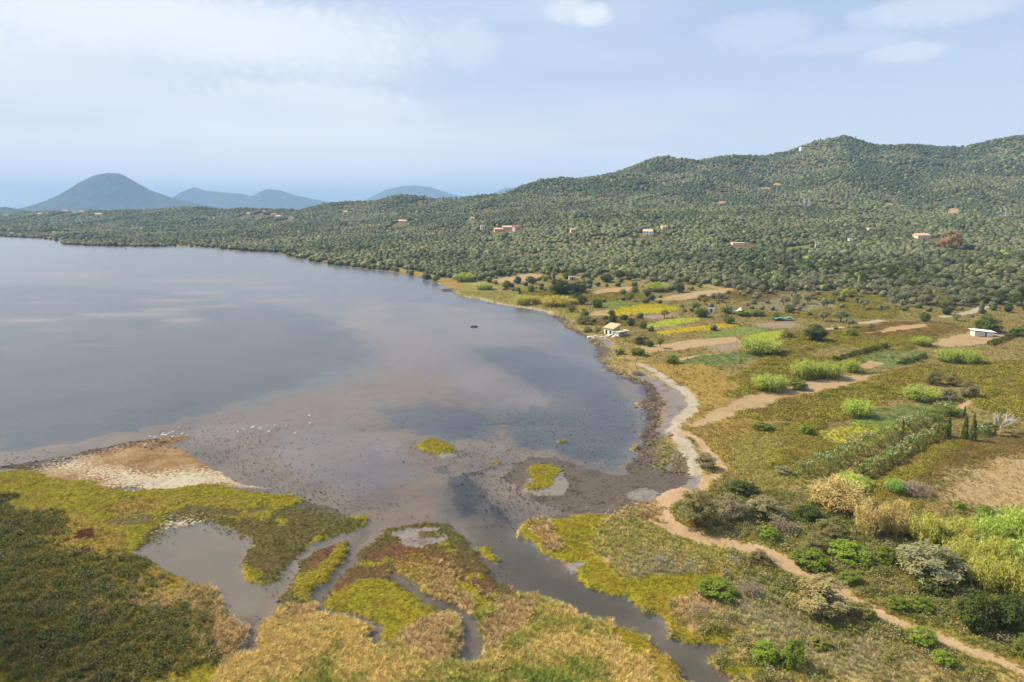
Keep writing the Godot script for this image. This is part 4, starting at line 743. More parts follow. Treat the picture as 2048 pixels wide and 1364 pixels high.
func fill_patch(im: Image, t: Dictionary, p: Array) -> void:
	var pts := PackedVector2Array()
	var n := (p.size() - 2) / 2
	var lo := Vector2(1e9, 1e9)
	var hi := Vector2(-1e9, -1e9)
	for i in n:
		var a := Vector2(p[2 + i * 2], p[3 + i * 2])
		var j := (i + 1) % n
		var b := Vector2(p[2 + j * 2], p[3 + j * 2])
		lo = lo.min(a)
		hi = hi.max(a)
		var steps := clampi(int(a.distance_to(b) / maxf(2.0, t.mpp * 3.0)), 1, 200)
		for k in steps:
			var q := a.lerp(b, float(k) / steps)
			q += Vector2(wander.get_noise_2d(q.x, q.y), wander.get_noise_2d(q.x + 900.0, q.y)) * p[1] * 1.1
			pts.append(q)
	if hi.y < t.d0 - 5.0 or lo.y > t.d0 + t.h * t.mpp + 5.0 or hi.x < t.x0 or lo.x > t.x0 + t.w * t.mpp: return
	var rows := {}
	var m := pts.size()
	for i in m:
		var a: Vector2 = (pts[i] - Vector2(t.x0, t.d0)) / t.mpp
		var b: Vector2 = (pts[(i + 1) % m] - Vector2(t.x0, t.d0)) / t.mpp
		if a.y > b.y:
			var s := a
			a = b
			b = s
		for r in range(maxi(0, ceili(a.y - 0.5)), mini(t.h, ceili(b.y - 0.5))):
			var x: float = a.x + (b.x - a.x) * (r + 0.5 - a.y) / (b.y - a.y)
			if not rows.has(r): rows[r] = PackedFloat32Array()
			rows[r].append(x)
	var c := Color8(p[0], p[0], p[0])
	for r in rows:
		var xs: PackedFloat32Array = rows[r]
		xs.sort()
		for k in range(0, xs.size() - 1, 2):
			var x0 := clampi(roundi(xs[k]), 0, t.w)
			var x1 := clampi(roundi(xs[k + 1]), 0, t.w)
			if x1 > x0: im.fill_rect(Rect2i(x0, r, x1 - x0, 1), c)

func tile_at(d: float) -> Dictionary:
	return tiles[0] if d < 151.0 else tiles[1] if d < 451.0 else tiles[2] if d < 1250.0 else tiles[3]

func pixel_at(t: Dictionary, x: float, d: float) -> int:
	return clampi(int((d - t.d0) / t.mpp), 0, t.h - 1) * int(t.w) + clampi(int((x - t.x0) / t.mpp), 0, t.w - 1)

func kind_at(x: float, d: float) -> int:
	var t := tile_at(d)
	return t.kind[pixel_at(t, x, d)]

func ground_y(x: float, d: float) -> float:
	var t := tile_at(d)
	var y := 0.0
	var s: float = t.step * 0.75
	for o in [Vector2(-s, -s), Vector2(s, -s), Vector2(-s, s), Vector2(s, s), Vector2.ZERO]:
		y += COVER[t.kind[pixel_at(t, x + o.x, d + o.y)]][1]
	y *= 0.2
	if y > 0.12: y += 0.14 * wander.get_noise_2d(x * 3.0, d * 3.0) + 0.25 * wander.get_noise_2d(x * 0.6, d * 0.6)
	return y + hill(x, d)

func build_ground() -> void:
	var steps := [0.5, 1.5, 5.0, 14.0]
	for k in 4: tiles[k].step = steps[k]
	for k in 4:
		var t: Dictionary = tiles[k]
		var s: float = t.step
		var nx := int(t.w * t.mpp / s)
		var nd := int(t.h * t.mpp / s)
		var v := PackedVector3Array()
		var uv := PackedVector2Array()
		var idx := PackedInt32Array()
		for j in nd + 1:
			for i in nx + 1:
				var x: float = t.x0 + i * s
				var d: float = t.d0 + j * s
				var y := ground_y(x, d)
				if k > 0 and j < 2: y -= 0.5 * (2 - j)
				v.append(Vector3(x, y, -d))
				uv.append(Vector2((x - t.x0) / (t.w * t.mpp), (d - t.d0) / (t.h * t.mpp)))
				if i < nx and j < nd:
					var a := j * (nx + 1) + i
					idx.append_array(PackedInt32Array([a, a + nx + 1, a + 1, a + 1, a + nx + 1, a + nx + 2]))
		var m := StandardMaterial3D.new()
		m.albedo_texture = ImageTexture.create_from_image(t.image)
		m.texture_repeat = false
		m.roughness = 0.95
		m.metallic_specular = 0.15
		var o := surface(["ground", "field_ground", "grove_ground", "hill_ground"][k], v, idx, uv, m)
		o.set_meta("kind", "structure")
	# the land beyond the painted sheets
	var v := PackedVector3Array()
	var idx := PackedInt32Array()
	var n := 90
	for j in n + 1:
		for i in n + 1:
			var x := -9000.0 + 18000.0 * i / n
			var d := -3000.0 + 23000.0 * j / n
			v.append(Vector3(x, -2.5, -d))
			if i < n and j < n:
				var a := j * (n + 1) + i
				idx.append_array(PackedInt32Array([a, a + n + 1, a + 1, a + 1, a + n + 1, a + n + 2]))
	var far := surface("terrain", v, idx, PackedVector2Array(), plain("terrain", Color8(92, 96, 62), 0.95))
	far.set_meta("kind", "structure")

func surface(called: String, v: PackedVector3Array, idx: PackedInt32Array, uv: PackedVector2Array, m: Material, parent: Node = self) -> MeshInstance3D:
	var n := PackedVector3Array()
	n.resize(v.size())
	for k in range(0, idx.size(), 3):
		var c := (v[idx[k + 2]] - v[idx[k]]).cross(v[idx[k + 1]] - v[idx[k]])
		n[idx[k]] += c
		n[idx[k + 1]] += c
		n[idx[k + 2]] += c
	for k in n.size(): n[k] = n[k].normalized()
	var a := []
	a.resize(Mesh.ARRAY_MAX)
	a[Mesh.ARRAY_VERTEX] = v
	a[Mesh.ARRAY_NORMAL] = n
	a[Mesh.ARRAY_INDEX] = idx
	if uv.size(): a[Mesh.ARRAY_TEX_UV] = uv
	var me := ArrayMesh.new()
	me.add_surface_from_arrays(Mesh.PRIMITIVE_TRIANGLES, a)
	return put(called, me, m, parent)

func put(called: String, me: Mesh, m: Material, parent: Node = self) -> MeshInstance3D:
	var o := MeshInstance3D.new()
	o.name = numbered(called) if parent == self else called
	o.mesh = me
	if m: o.material_override = m
	parent.add_child(o, true)
	return o

func numbered(called: String) -> String:
	var k: int = taken.get(called, 0)
	taken[called] = k + 1
	return called if k == 0 else "%s_%03d" % [called, k]

func plain(called: String, c: Color, rough := 0.85, spec := 0.25) -> StandardMaterial3D:
	if not mats.has(called):
		var m := StandardMaterial3D.new()
		m.resource_name = called
		m.albedo_color = c
		m.roughness = rough
		m.metallic_specular = spec
		mats[called] = m
	return mats[called]

func leafy(called: String, c: Color, back := 0.3) -> StandardMaterial3D:
	if not mats.has(called):
		var m := StandardMaterial3D.new()
		m.resource_name = called
		m.albedo_color = c
		m.vertex_color_use_as_albedo = true
		m.roughness = 0.75
		m.metallic_specular = 0.2
		m.backlight_enabled = true
		m.backlight = Color(back, back, back).linear_to_srgb()
		m.cull_mode = BaseMaterial3D.CULL_DISABLED
		mats[called] = m
	return mats[called]

func thing(called: String, label: String, category: String, at: Vector3, turn := 0.0, group := "") -> Node3D:
	var o := Node3D.new()
	o.name = numbered(called)
	add_child(o)
	o.position = at
	o.rotation.y = turn
	return tag(o, label, category, group)

func tag(o: Node3D, label: String, category: String, group := "", kind := "") -> Node3D:
	o.set_meta("label", label)
	o.set_meta("category", category)
	if group: o.set_meta("group", group)
	if kind: o.set_meta("kind", kind)
	return o

func on_ground(x: float, d: float, sink := 0.0) -> Vector3:
	return Vector3(x, ground_y(x, d) - sink, -d)

# ---------------------------------------------------------------- water, mountains, cloud
func build_water() -> void:
	var me := PlaneMesh.new()
	me.size = Vector2(1700, 1260)
	var m := StandardMaterial3D.new()
	m.resource_name = "water"
	m.transparency = BaseMaterial3D.TRANSPARENCY_ALPHA
	m.albedo_color = Color(Color8(84, 98, 112), 0.1)
	m.roughness = 0.2
	m.metallic_specular = 0.4
	var t := NoiseTexture2D.new()
	t.width = 512
	t.height = 512
	t.seamless = true
	t.noise = noise(9, 0.02, 4)
	m.heightmap_enabled = true
	m.heightmap_texture = t
	m.heightmap_scale = 3.0
	m.uv1_triplanar = true
	m.uv1_world_triplanar = true
	m.uv1_scale = Vector3(0.045, 0.045, 0.045)
	var o := put("lagoon_water", me, m)
	o.position = Vector3(-500, 0.0, -660)
	o.set_meta("kind", "structure")

func build_mountains() -> void:
	var nz := noise(31, 1.0, 5)
	for p in PEAKS:
		var sky: Array = p[0]
		var n := sky.size() / 2
		var x0: float = sky[0]
		var x1: float = sky[(n - 1) * 2]
		var nx := 110
		var nd := 36
		var deep: float = p[2]
		var v := PackedVector3Array()
		var idx := PackedInt32Array()
		var k := 0
		for i in nx + 1:
			var x := lerpf(x0, x1, float(i) / nx)
			while k < n - 2 and x > sky[(k + 1) * 2]: k += 1
			var t: float = (x - sky[k * 2]) / (sky[k * 2 + 2] - sky[k * 2])
			var h := lerpf(sky[k * 2 + 1], sky[k * 2 + 3], t)
			for j in nd + 1:
				var s := 2.0 * j / nd - 1.0
				var f := exp(-pow(absf(s) * 1.9, 1.5))
				var r := nz.get_noise_2d(x * 0.0016, s * 2.6 + p[1]) + 0.5 * nz.get_noise_2d(x * 0.006, s * 9.0)
				v.append(Vector3(x, -8.0 + maxf(h, 0.0) * f * (1.0 + 0.5 * r * (1.0 - f)) + h * 0.012 * r, -(p[1] + s * deep)))
				if i < nx and j < nd:
					var a := i * (nd + 1) + j
					idx.append_array(PackedInt32Array([a, a + 1, a + nd + 1, a + 1, a + nd + 2, a + nd + 1]))
		var m: StandardMaterial3D = mats.get("mountain")
		if m == null:
			m = plain("mountain", Color(1, 1, 1), 0.95, 0.1)
			m.albedo_texture = speckle(Color8(38, 48, 38), Color8(62, 70, 54), Color8(96, 94, 82), 0.006)
			m.uv1_triplanar = true
			m.uv1_world_triplanar = true
			m.uv1_scale = Vector3(0.0011, 0.0011, 0.0011)
		var o := surface(p[3], v, idx, PackedVector2Array(), m)
		tag(o, p[4], "mountain", "", "structure")

func speckle(a: Color, b: Color, c: Color, f: float) -> NoiseTexture2D:
	var t := NoiseTexture2D.new()
	t.width = 512
	t.height = 512
	t.seamless = true
	t.noise = noise(41, f * 3.0, 5)
	var g := Gradient.new()
	g.colors = PackedColorArray([a, b, c])
	g.offsets = PackedFloat32Array([0.3, 0.6, 0.95])
	t.color_ramp = g
	return t

func build_shade_cloud() -> void:
	# a cloud added out of view, towards the sun: its shadow darkens the slope in the lower left
	var acc := Leaves.new()
	var ball := SphereMesh.new()
	ball.radial_segments = 16
	ball.rings = 9
	var a := ball.get_mesh_arrays()
	var r := RandomNumberGenerator.new()
	r.seed = 4
	for k in 90:
		var ang := r.randf() * TAU
		var far := sqrt(r.randf())
		var p := Vector3(cos(ang) * far * 40.0, absf(r.randfn()) * 10.0, sin(ang) * far * 78.0)
		var s := r.randf_range(10.0, 18.0)
		acc.add_arrays(a, Transform3D(Basis().scaled(Vector3(s, s * 0.8, s)), p), Color.WHITE)
	var o := put("cloud", acc.mesh(), plain("cloud", Color(0.92, 0.93, 0.95), 1.0, 0.0))
	var to_sun := Vector3(-0.66, 0.70, -0.28).normalized()
	o.position = Vector3(-97, 0, -48) + to_sun * 1900.0
	o.rotation.y = 0.85
	tag(o, "unseen cloud added to shade the lower left slope", "cloud", "", "structure")

# ---------------------------------------------------------------- leaf meshes
class Leaves:
	var v := PackedVector3Array()
	var n := PackedVector3Array()
	var c := PackedColorArray()
	var i := PackedInt32Array()
	func leaf(p: Vector3, normal: Vector3, along: Vector3, l: float, w: float, col: Color) -> void:
		var b := normal.cross(along).normalized() * w * 0.5
		var a := b.cross(normal).normalized() * l * 0.5
		var k := v.size()
		v.append(p - a)
		v.append(p + b)
		v.append(p + a)
		v.append(p - b)
		for q in 4:
			n.append(normal)
			c.append(col)
		i.append_array(PackedInt32Array([k, k + 1, k + 2, k, k + 2, k + 3]))
	func strip(points: PackedVector3Array, side: Vector3, w0: float, w1: float, col: Color) -> void:
		# a flat blade through the points
		var k := v.size()
		var m := points.size()
		for q in m:
			var w := lerpf(w0, w1, float(q) / (m - 1)) * 0.5
			var t := (points[mini(q + 1, m - 1)] - points[maxi(q - 1, 0)]).normalized()
			var nn := t.cross(side).normalized()
			v.append(points[q] - side * w)
			v.append(points[q] + side * w)
			n.append(nn)
			n.append(nn)
			c.append(col)
			c.append(col)
			if q < m - 1: i.append_array(PackedInt32Array([k + q * 2, k + q * 2 + 1, k + q * 2 + 2, k + q * 2 + 1, k + q * 2 + 3, k + q * 2 + 2]))
	func limb(a: Vector3, b: Vector3, r0: float, r1: float, col: Color, sides := 6) -> void:
		var z := (b - a).normalized()
		var x := z.cross(Vector3(0.3, 0.2, 0.9)).normalized()
		var y := z.cross(x)
		var k := v.size()
		for s in sides:
			var o := x * cos(TAU * s / sides) + y * sin(TAU * s / sides)
			v.append(a + o * r0)
			v.append(b + o * r1)
			n.append(o)
			n.append(o)
			c.append(col)
			c.append(col)
			var u := (s + 1) % sides
			i.append_array(PackedInt32Array([k + s * 2, k + s * 2 + 1, k + u * 2, k + u * 2, k + s * 2 + 1, k + u * 2 + 1]))
	func box(lo: Vector3, hi: Vector3, t := Transform3D()) -> void:
		for f in 6:
			var ax := f % 3
			var s := 1.0 if f < 3 else -1.0
			var nn := Vector3.ZERO
			nn[ax] = s
			var k := v.size()
			for q in [[0, 0], [1, 0], [1, 1], [0, 1]]:
				var p := Vector3.ZERO
				p[ax] = hi[ax] if s > 0 else lo[ax]
				var b := (ax + 1) % 3
				var d := (ax + 2) % 3
				p[b] = hi[b] if q[0] else lo[b]
				p[d] = hi[d] if q[1] else lo[d]
				v.append(t * p)
				n.append((t.basis * nn).normalized())
				c.append(Color.WHITE)
			i.append_array(PackedInt32Array([k, k + 2, k + 1, k, k + 3, k + 2] if s > 0 else [k, k + 1, k + 2, k, k + 2, k + 3]))
	func tri(p: Array) -> void:
		var nn: Vector3 = (p[2] - p[0]).cross(p[1] - p[0]).normalized()
		for q in p.size():
			v.append(p[q])
			n.append(nn)
			c.append(Color.WHITE)
		var k := v.size() - p.size()
		for q in range(1, p.size() - 1): i.append_array(PackedInt32Array([k, k + q, k + q + 1]))
	func add_arrays(a: Array, t: Transform3D, col: Color) -> void:
		var k := v.size()
		for p in a[Mesh.ARRAY_VERTEX]: v.append(t * p)
		for p in a[Mesh.ARRAY_NORMAL]:
			n.append((t.basis.inverse().transposed() * p).normalized())
			c.append(col)
		for q in a[Mesh.ARRAY_INDEX]: i.append(q + k)
	func mesh() -> ArrayMesh:
		var a := []
		a.resize(Mesh.ARRAY_MAX)
		a[Mesh.ARRAY_VERTEX] = v
		a[Mesh.ARRAY_NORMAL] = n
		a[Mesh.ARRAY_COLOR] = c
		a[Mesh.ARRAY_INDEX] = i
		var m := ArrayMesh.new()
		m.add_surface_from_arrays(Mesh.PRIMITIVE_TRIANGLES, a)
		return m

func rand_dir() -> Vector3:
	return Vector3(rng.randfn(), rng.randfn(), rng.randfn()).normalized()

func shade(lo := 0.72, hi := 1.28) -> Color:
	# leaves differ in tone from one to the next
	var g := rng.randf_range(lo, hi)
	return Color(g * rng.randf_range(0.94, 1.08), g, g * rng.randf_range(0.82, 1.1))

# a crown in the unit box: x, z within 0.5 of the axis, y from 0 to 1
func crown(style: String, clumps: int, per: int, l: float, w: float, core := 0.0) -> ArrayMesh:
	var acc := Leaves.new()
	var lobes := []
	for k in 7: lobes.append([rand_dir(), rng.randf_range(0.75, 1.1)])
	for k in clumps:
		var d := rand_dir()
		var p: Vector3
		var cr := 0.1
		if style == "cyp":
			var y := pow(rng.randf(), 0.9)
			var ang := rng.randf() * TAU
			var r := 0.44 * pow(1.0 - y, 0.55) * minf(1.0, 0.5 + y * 4.0) * sqrt(rng.randf_range(0.45, 1.0))
			p = Vector3(cos(ang) * r, y * 0.96 + 0.02, sin(ang) * r)
			cr = 0.07
		else:
			var swell := 0.86
			for q in lobes: swell = maxf(swell, (0.62 + 0.42 * maxf(0.0, d.dot(q[0]))) * q[1])
			var r := pow(rng.randf_range(0.28, 1.0), 0.45) * minf(swell, 1.06)
			if style == "olive":
				p = Vector3(d.x * 0.42 * r, 0.64 + d.y * 0.33 * r, d.z * 0.42 * r)
				cr = 0.105
			elif style == "tam":
				p = Vector3(d.x * 0.43 * r, 0.40 + (d.y * 0.52 if d.y > 0 else d.y * 0.36) * r, d.z * 0.43 * r)
				cr = 0.1
			else:
				p = Vector3(d.x * 0.42 * r, 0.42 + (d.y * 0.50 if d.y > 0 else d.y * 0.40) * r, d.z * 0.42 * r)
				cr = 0.1
		var tone := rng.randf_range(0.82, 1.18)
		for q in per:
			var o := rand_dir() * cr * pow(rng.randf(), 0.4)
			if style == "tam": o.y = absf(o.y) * 1.5
			var pos := p + o
			pos.y = clampf(pos.y, 0.01, 1.05)
			var nn := (rand_dir() * 0.55 + Vector3(p.x, (p.y - 0.35) * 0.8 + 0.15, p.z).normalized() * 0.8 + Vector3(0, 0.3, 0)).normalized()
			var s := rng.randf_range(0.75, 1.3)
			acc.leaf(pos, nn, rand_dir() + (Vector3.UP if style != "shrub" else Vector3.ZERO), l * s, w * s, shade() * Color(tone, tone, tone))
	if core > 0.0: add_core(acc, core)
	return acc.mesh()

# the dense inside of a crown that far trees show as one lumpy body
func add_core(acc: Leaves, size: float) -> void:
	var lump := noise(rng.randi() % 1000, 1.4, 2)
	var nu := 14
	var nv := 7
	var k := acc.v.size()
	for j in nv + 1:
		for i in nu + 1:
			var a := TAU * (i % nu) / nu
			var b := PI * j / nv
			var d := Vector3(sin(b) * cos(a), cos(b), sin(b) * sin(a))
			var r := size * (1.0 + 0.55 * lump.get_noise_3dv(d * 1.6))
			var p := Vector3(d.x * 0.46 * r, 0.45 + d.y * (0.5 if d.y > 0 else 0.45) * r, d.z * 0.46 * r)
			acc.v.append(p)
			acc.n.append(d)
			acc.c.append(Color(1, 1, 1) * (1.0 + 0.5 * lump.get_noise_3dv(d * 4.0)))
			if i < nu and j < nv:
				var q := k + j * (nu + 1) + i
				acc.i.append_array(PackedInt32Array([q, q + nu + 1, q + 1, q + 1, q + nu + 1, q + nu + 2]))

func stems(style: String) -> ArrayMesh:
	var acc := Leaves.new()
	var n := 1 if style == "olive" or style == "cyp" else 5
	for k in n:
		var ang := rng.randf() * TAU
		var r := 0.0 if n == 1 else rng.randf_range(0.02, 0.09)
		var a := Vector3(cos(ang) * r, -0.06, sin(ang) * r)
		var b := Vector3(a.x * 2.4 + rng.randf_range(-0.03, 0.03), 0.4 if style != "cyp" else 0.85, a.z * 2.4)
		acc.limb(a, b, 0.035 if n == 1 else 0.018, 0.02 if n == 1 else 0.009, Color.WHITE)
		for q in 4:
			var d := rand_dir()
			acc.limb(b.lerp(a, 0.1 * q), b + Vector3(d.x * 0.28, absf(d.y) * 0.3, d.z * 0.28) * (0.3 if style == "cyp" else 1.0), 0.014, 0.004, Color.WHITE, 4)
	return acc.mesh()

func reeds(canes: int, leaves: int, lw: float) -> ArrayMesh:
	var acc := Leaves.new()
	for k in canes:
		var ang := rng.randf() * TAU
		var r := 0.34 * sqrt(rng.randf())
		var foot := Vector3(cos(ang) * r, -0.03, sin(ang) * r)
		var lean := Vector3(cos(ang), 0, sin(ang)) * r * 0.45 + Vector3(rng.randf_range(-0.06, 0.06), 0, rng.randf_range(-0.06, 0.06))
		var h := rng.randf_range(0.5, 1.0) * (1.0 - 0.7 * r)
		var top := foot + lean + Vector3(0, h, 0)
		var side := Vector3(-sin(ang), 0, cos(ang))
		var tone := rng.randf_range(0.8, 1.2)
		acc.strip(PackedVector3Array([foot, foot.lerp(top, 0.5) - lean * 0.15, top]), side, lw * 0.55, lw * 0.3, Color(1.05, 0.92, 0.7) * tone)
		for q in leaves:
			var t := rng.randf_range(0.3, 1.0)
			var p := foot.lerp(top, t)
			var a2 := rng.randf() * TAU
			var o := Vector3(cos(a2), 0, sin(a2))
			var ll := rng.randf_range(0.09, 0.17)
			acc.strip(PackedVector3Array([p, p + o * ll * 0.55 + Vector3(0, ll * 0.55, 0), p + o * ll * 1.1 + Vector3(0, ll * 0.35, 0)]), Vector3(-o.z, 0, o.x), lw, lw * 0.25, shade(0.75, 1.25) * tone)
		for q in 3:
			acc.strip(PackedVector3Array([top, top + Vector3(rng.randf_range(-0.03, 0.03), 0.05, rng.randf_range(-0.03, 0.03)), top + Vector3(rng.randf_range(-0.08, 0.08), 0.08, rng.randf_range(-0.08, 0.08))]), side, lw, lw * 0.3, shade(0.9, 1.3))
	return acc.mesh()

func twigs(n: int) -> ArrayMesh:
	var acc := Leaves.new()
	for k in n:
		var d := rand_dir()
		d.y = absf(d.y) * 0.9 + 0.25
		var a := Vector3(d.x * 0.08, 0, d.z * 0.08)
		var b := Vector3(d.x * 0.3, d.y * 0.5, d.z * 0.3)
		acc.limb(a, b, 0.011, 0.006, shade(0.8, 1.2), 3)
		for q in 7:
			var e := rand_dir()
			var f := b.lerp(a, rng.randf() * 0.5)
			var g := f + Vector3(e.x * 0.2 + d.x * 0.1, absf(e.y) * 0.3, e.z * 0.2 + d.z * 0.1)
			acc.limb(f, g, 0.006, 0.003, shade(0.8, 1.2), 3)
			for s in 4: acc.leaf(g + rand_dir() * 0.06, rand_dir(), rand_dir(), 0.06, 0.02, shade(0.8, 1.25))
	return acc.mesh()

func tuft(blades: int, spread: float, h: float, w: float, droop: float) -> ArrayMesh:
	var acc := Leaves.new()
	for k in blades:
		var ang := rng.randf() * TAU
		var o := Vector3(cos(ang), 0, sin(ang))
		var foot := o * rng.randf() * spread * 0.5
		var hh := h * rng.randf_range(0.6, 1.0)
		var out := spread * rng.randf_range(0.3, 1.0)
		acc.strip(PackedVector3Array([foot, foot + o * out * 0.45 + Vector3(0, hh * 0.7, 0), foot + o * out + Vector3(0, hh * (1.0 - droop), 0)]), Vector3(-o.z, 0, o.x), w, w * 0.3, shade(0.75, 1.25))
	return acc.mesh()

func cushion(n: int, r: float, h: float, l: float, lo := 0.72, hi := 1.3) -> ArrayMesh:
	var acc := Leaves.new()
	for k in n:
		var d := rand_dir()
		var q := pow(rng.randf(), 0.4)
		var p := Vector3(d.x * r * q, absf(d.y) * h * q, d.z * r * q)
		acc.leaf(p, (rand_dir() * 0.6 + Vector3(d.x * 0.4, 0.9, d.z * 0.4)).normalized(), rand_dir(), l * rng.randf_range(0.7, 1.3), l * 0.6, shade(lo, hi))
	return acc.mesh()

const TINTS := {"tamolive":[0.2267,0.1972,0.0759],"tamgrey":[0.2669,0.2344,0.1282],"tamgreen":[0.284,0.2669,0.1282],"tamblue":[0.2975,0.2885,0.1523],"tampale":[0.3491,0.2928,0.1228],"deep":[0.0827,0.1083,0.0216],"deepmid":[0.1256,0.1579,0.0313],"mid":[0.1661,0.2174,0.0302],"bright":[0.2174,0.2954,0.0302],"lime":[0.3449,0.3554,0.0615],"olivegreen":[0.2446,0.2358,0.0571],"reeddry":[0.5407,0.4221,0.1575],"reedgreen":[0.4221,0.5156,0.0931],"reedolive":[0.4792,0.4675,0.0977],"reedlime":[0.3898,0.4559,0.0842],"reedbright":[0.284,0.4444,0.0931],"reedyellow":[0.5407,0.4559,0.0931],"dead":[0.372,0.2983,0.2121],"lilacdead":[0.3919,0.334,0.334],"oliveleaf":[0.2187,0.2358,0.1197],"olivegrey":[0.2721,0.2627,0.1579],"rust":[0.4117,0.2627,0.1029],"cypress":[0.1029,0.1445,0.0369],"oleander":[0.2105,0.2627,0.0571]}

func tint(called: String) -> StandardMaterial3D:
	var c: Array = TINTS[called]
	return leafy("leaves_" + called, Color(c[0], c[1], c[2]).linear_to_srgb(), 0.5)

func make_prototypes() -> void:
	for k in 3:
		protos["shrub%d" % k] = [crown("shrub", 90, 36, 0.055, 0.036), stems("shrub")]
		protos["tam%d" % k] = [crown("tam", 74, 40, 0.06, 0.022), stems("tam")]
		protos["dark%d" % k] = [crown("dark", 110, 34, 0.052, 0.036), stems("shrub")]
		protos["olive%d" % k] = [crown("olive", 70, 20, 0.075, 0.04), stems("olive")]
		protos["reed%d" % k] = [reeds(130, 9, 0.022), null]
	protos["cyp0"] = [crown("cyp", 150, 14, 0.05, 0.1), stems("cyp")]
	protos["dry0"] = [twigs(46), null]
	protos["dry1"] = [twigs(46), null]
	for k in 3:
		protos["mid%d" % k] = crown("shrub", 46, 12, 0.12, 0.08, 0.74)
		protos["far%d" % k] = crown("shrub", 18, 6, 0.2, 0.14, 0.84)
	protos["grass"] = tuft(15, 0.34, 0.5, 0.035, 0.25)
	protos["reed"] = tuft(22, 0.5, 0.85, 0.045, 0.2)
	protos["mat"] = cushion(44, 0.42, 0.15, 0.11, 0.82, 1.2)
	protos["fern"] = cushion(64, 0.9, 0.24, 0.22, 0.85, 1.16)
	protos["shrublet"] = cushion(90, 0.5, 0.6, 0.15)
	protos["weed"] = cushion(22, 0.3, 0.16, 0.18)

# ---------------------------------------------------------------- plants that stand out
func build_plant(p: Array) -> void:
	var style: String = p[1]
	var variants := {"cyp": 1, "dry": 2}
	var which: int = rng.randi() % int(variants.get(style, 3))
	var pr: Array = protos["%s%d" % [style, which]]
	var o := thing(p[0], p[7], p[8], on_ground(p[3], p[4], 0.05), rng.randf() * TAU, p[9])
	o.scale = Vector3(p[5] * 1.06, p[6] * 1.04, p[5] * 1.06)
	kept_off.append([p[3], p[4], p[5] * 0.6])
	var tree: bool = p[8] == "tree"
	var c := put("canes" if style == "reed" else "twigs" if style == "dry" else "crown" if tree else "foliage", pr[0], tint(p[2]), o)
	c.rotation.y = rng.randf() * TAU
	if pr[1]: put("trunk" if tree else "stem", pr[1], plain("bark", Color8(112, 98, 84), 0.9), o)

func build_hedge(h: Array) -> void:
	var pts: Array = h[0]
	var w: float = h[1]
	var hh: float = h[2]
	var flowers: bool = h[4]
	var at := on_ground(pts[0], pts[1])
	var o := thing("oleander_hedge" if flowers else "clipped_hedge", h[3], "hedge", at)
	var acc := Leaves.new()
	var white := Leaves.new()
	var pink := Leaves.new()
	var stem := Leaves.new()
	var n := pts.size() / 2
	for k in n - 1:
		var a := Vector2(pts[k * 2], pts[k * 2 + 1])
		var b := Vector2(pts[k * 2 + 2], pts[k * 2 + 3])
		var along := a.distance_to(b)
		var side := (b - a).orthogonal().normalized()
		for q in int(along * 16.0):
			var t := rng.randf()
			var c := a.lerp(b, t)
			var ww := w * (0.42 + 0.14 * wander.get_noise_2d(c.x * 4.0, c.y * 4.0))
			var top := hh * (0.92 + 0.5 * wander.get_noise_2d(c.x * 3.0 + 50.0, c.y * 3.0))
			var ang := rng.randf() * PI
			var rr := pow(rng.randf_range(0.3, 1.0), 0.4)
			var mid := Vector3(c.x + side.x * cos(ang) * ww * rr, 0, -(c.y + side.y * cos(ang) * ww * rr))
			mid.y = top * (0.15 + 0.85 * sin(ang) * rr)
			var g := ground_y(c.x, c.y) - at.y
			var base := mid + Vector3(-at.x, g, -at.z)
			var tone := rng.randf_range(0.8, 1.2)
			for e in 16:
				acc.leaf(base + rand_dir() * 0.34 * pow(rng.randf(), 0.4), (rand_dir() * 0.7 + Vector3(0, 0.8, 0)).normalized(), rand_dir(), 0.32, 0.15, shade() * tone)
			if flowers and sin(ang) * rr > 0.55:
				var zone := wander.get_noise_2d(c.x * 2.0, c.y * 2.0 + 300.0)
				if rng.randf() < (0.34 if zone > -0.12 else 0.12):
					for e in 6: white.leaf(base + Vector3(0, 0.2, 0) + rand_dir() * 0.24, (rand_dir() + Vector3.UP).normalized(), rand_dir(), 0.17, 0.15, shade(0.85, 1.1))
				elif zone < -0.02 and rng.randf() < 0.6:
					for e in 6: pink.leaf(base + Vector3(0, 0.2, 0) + rand_dir() * 0.24, (rand_dir() + Vector3.UP).normalized(), rand_dir(), 0.17, 0.15, shade(0.85, 1.1))
		for q in int(along / 1.5):
			var c := a.lerp(b, (q + 0.5) / int(along / 1.5))
			var f := Vector3(c.x, ground_y(c.x, c.y) - 0.1, -c.y) - at
			stem.limb(f, f + Vector3(rng.randf_range(-0.3, 0.3), hh * 0.7, rng.randf_range(-0.3, 0.3)), 0.05, 0.02, Color.WHITE, 4)
	put("foliage", acc.mesh(), tint("oleander" if flowers else "deepmid"), o)
	put("stem", stem.mesh(), plain("bark", Color8(112, 98, 84), 0.9), o)
	if flowers:
		put("blossom", white.mesh(), leafy("white_blossom", Color8(232, 226, 214)), o).set_meta("label", "white blossom")
		put("blossom", pink.mesh(), leafy("pink_blossom", Color8(196, 112, 104)), o).set_meta("label", "faded pink blossom")

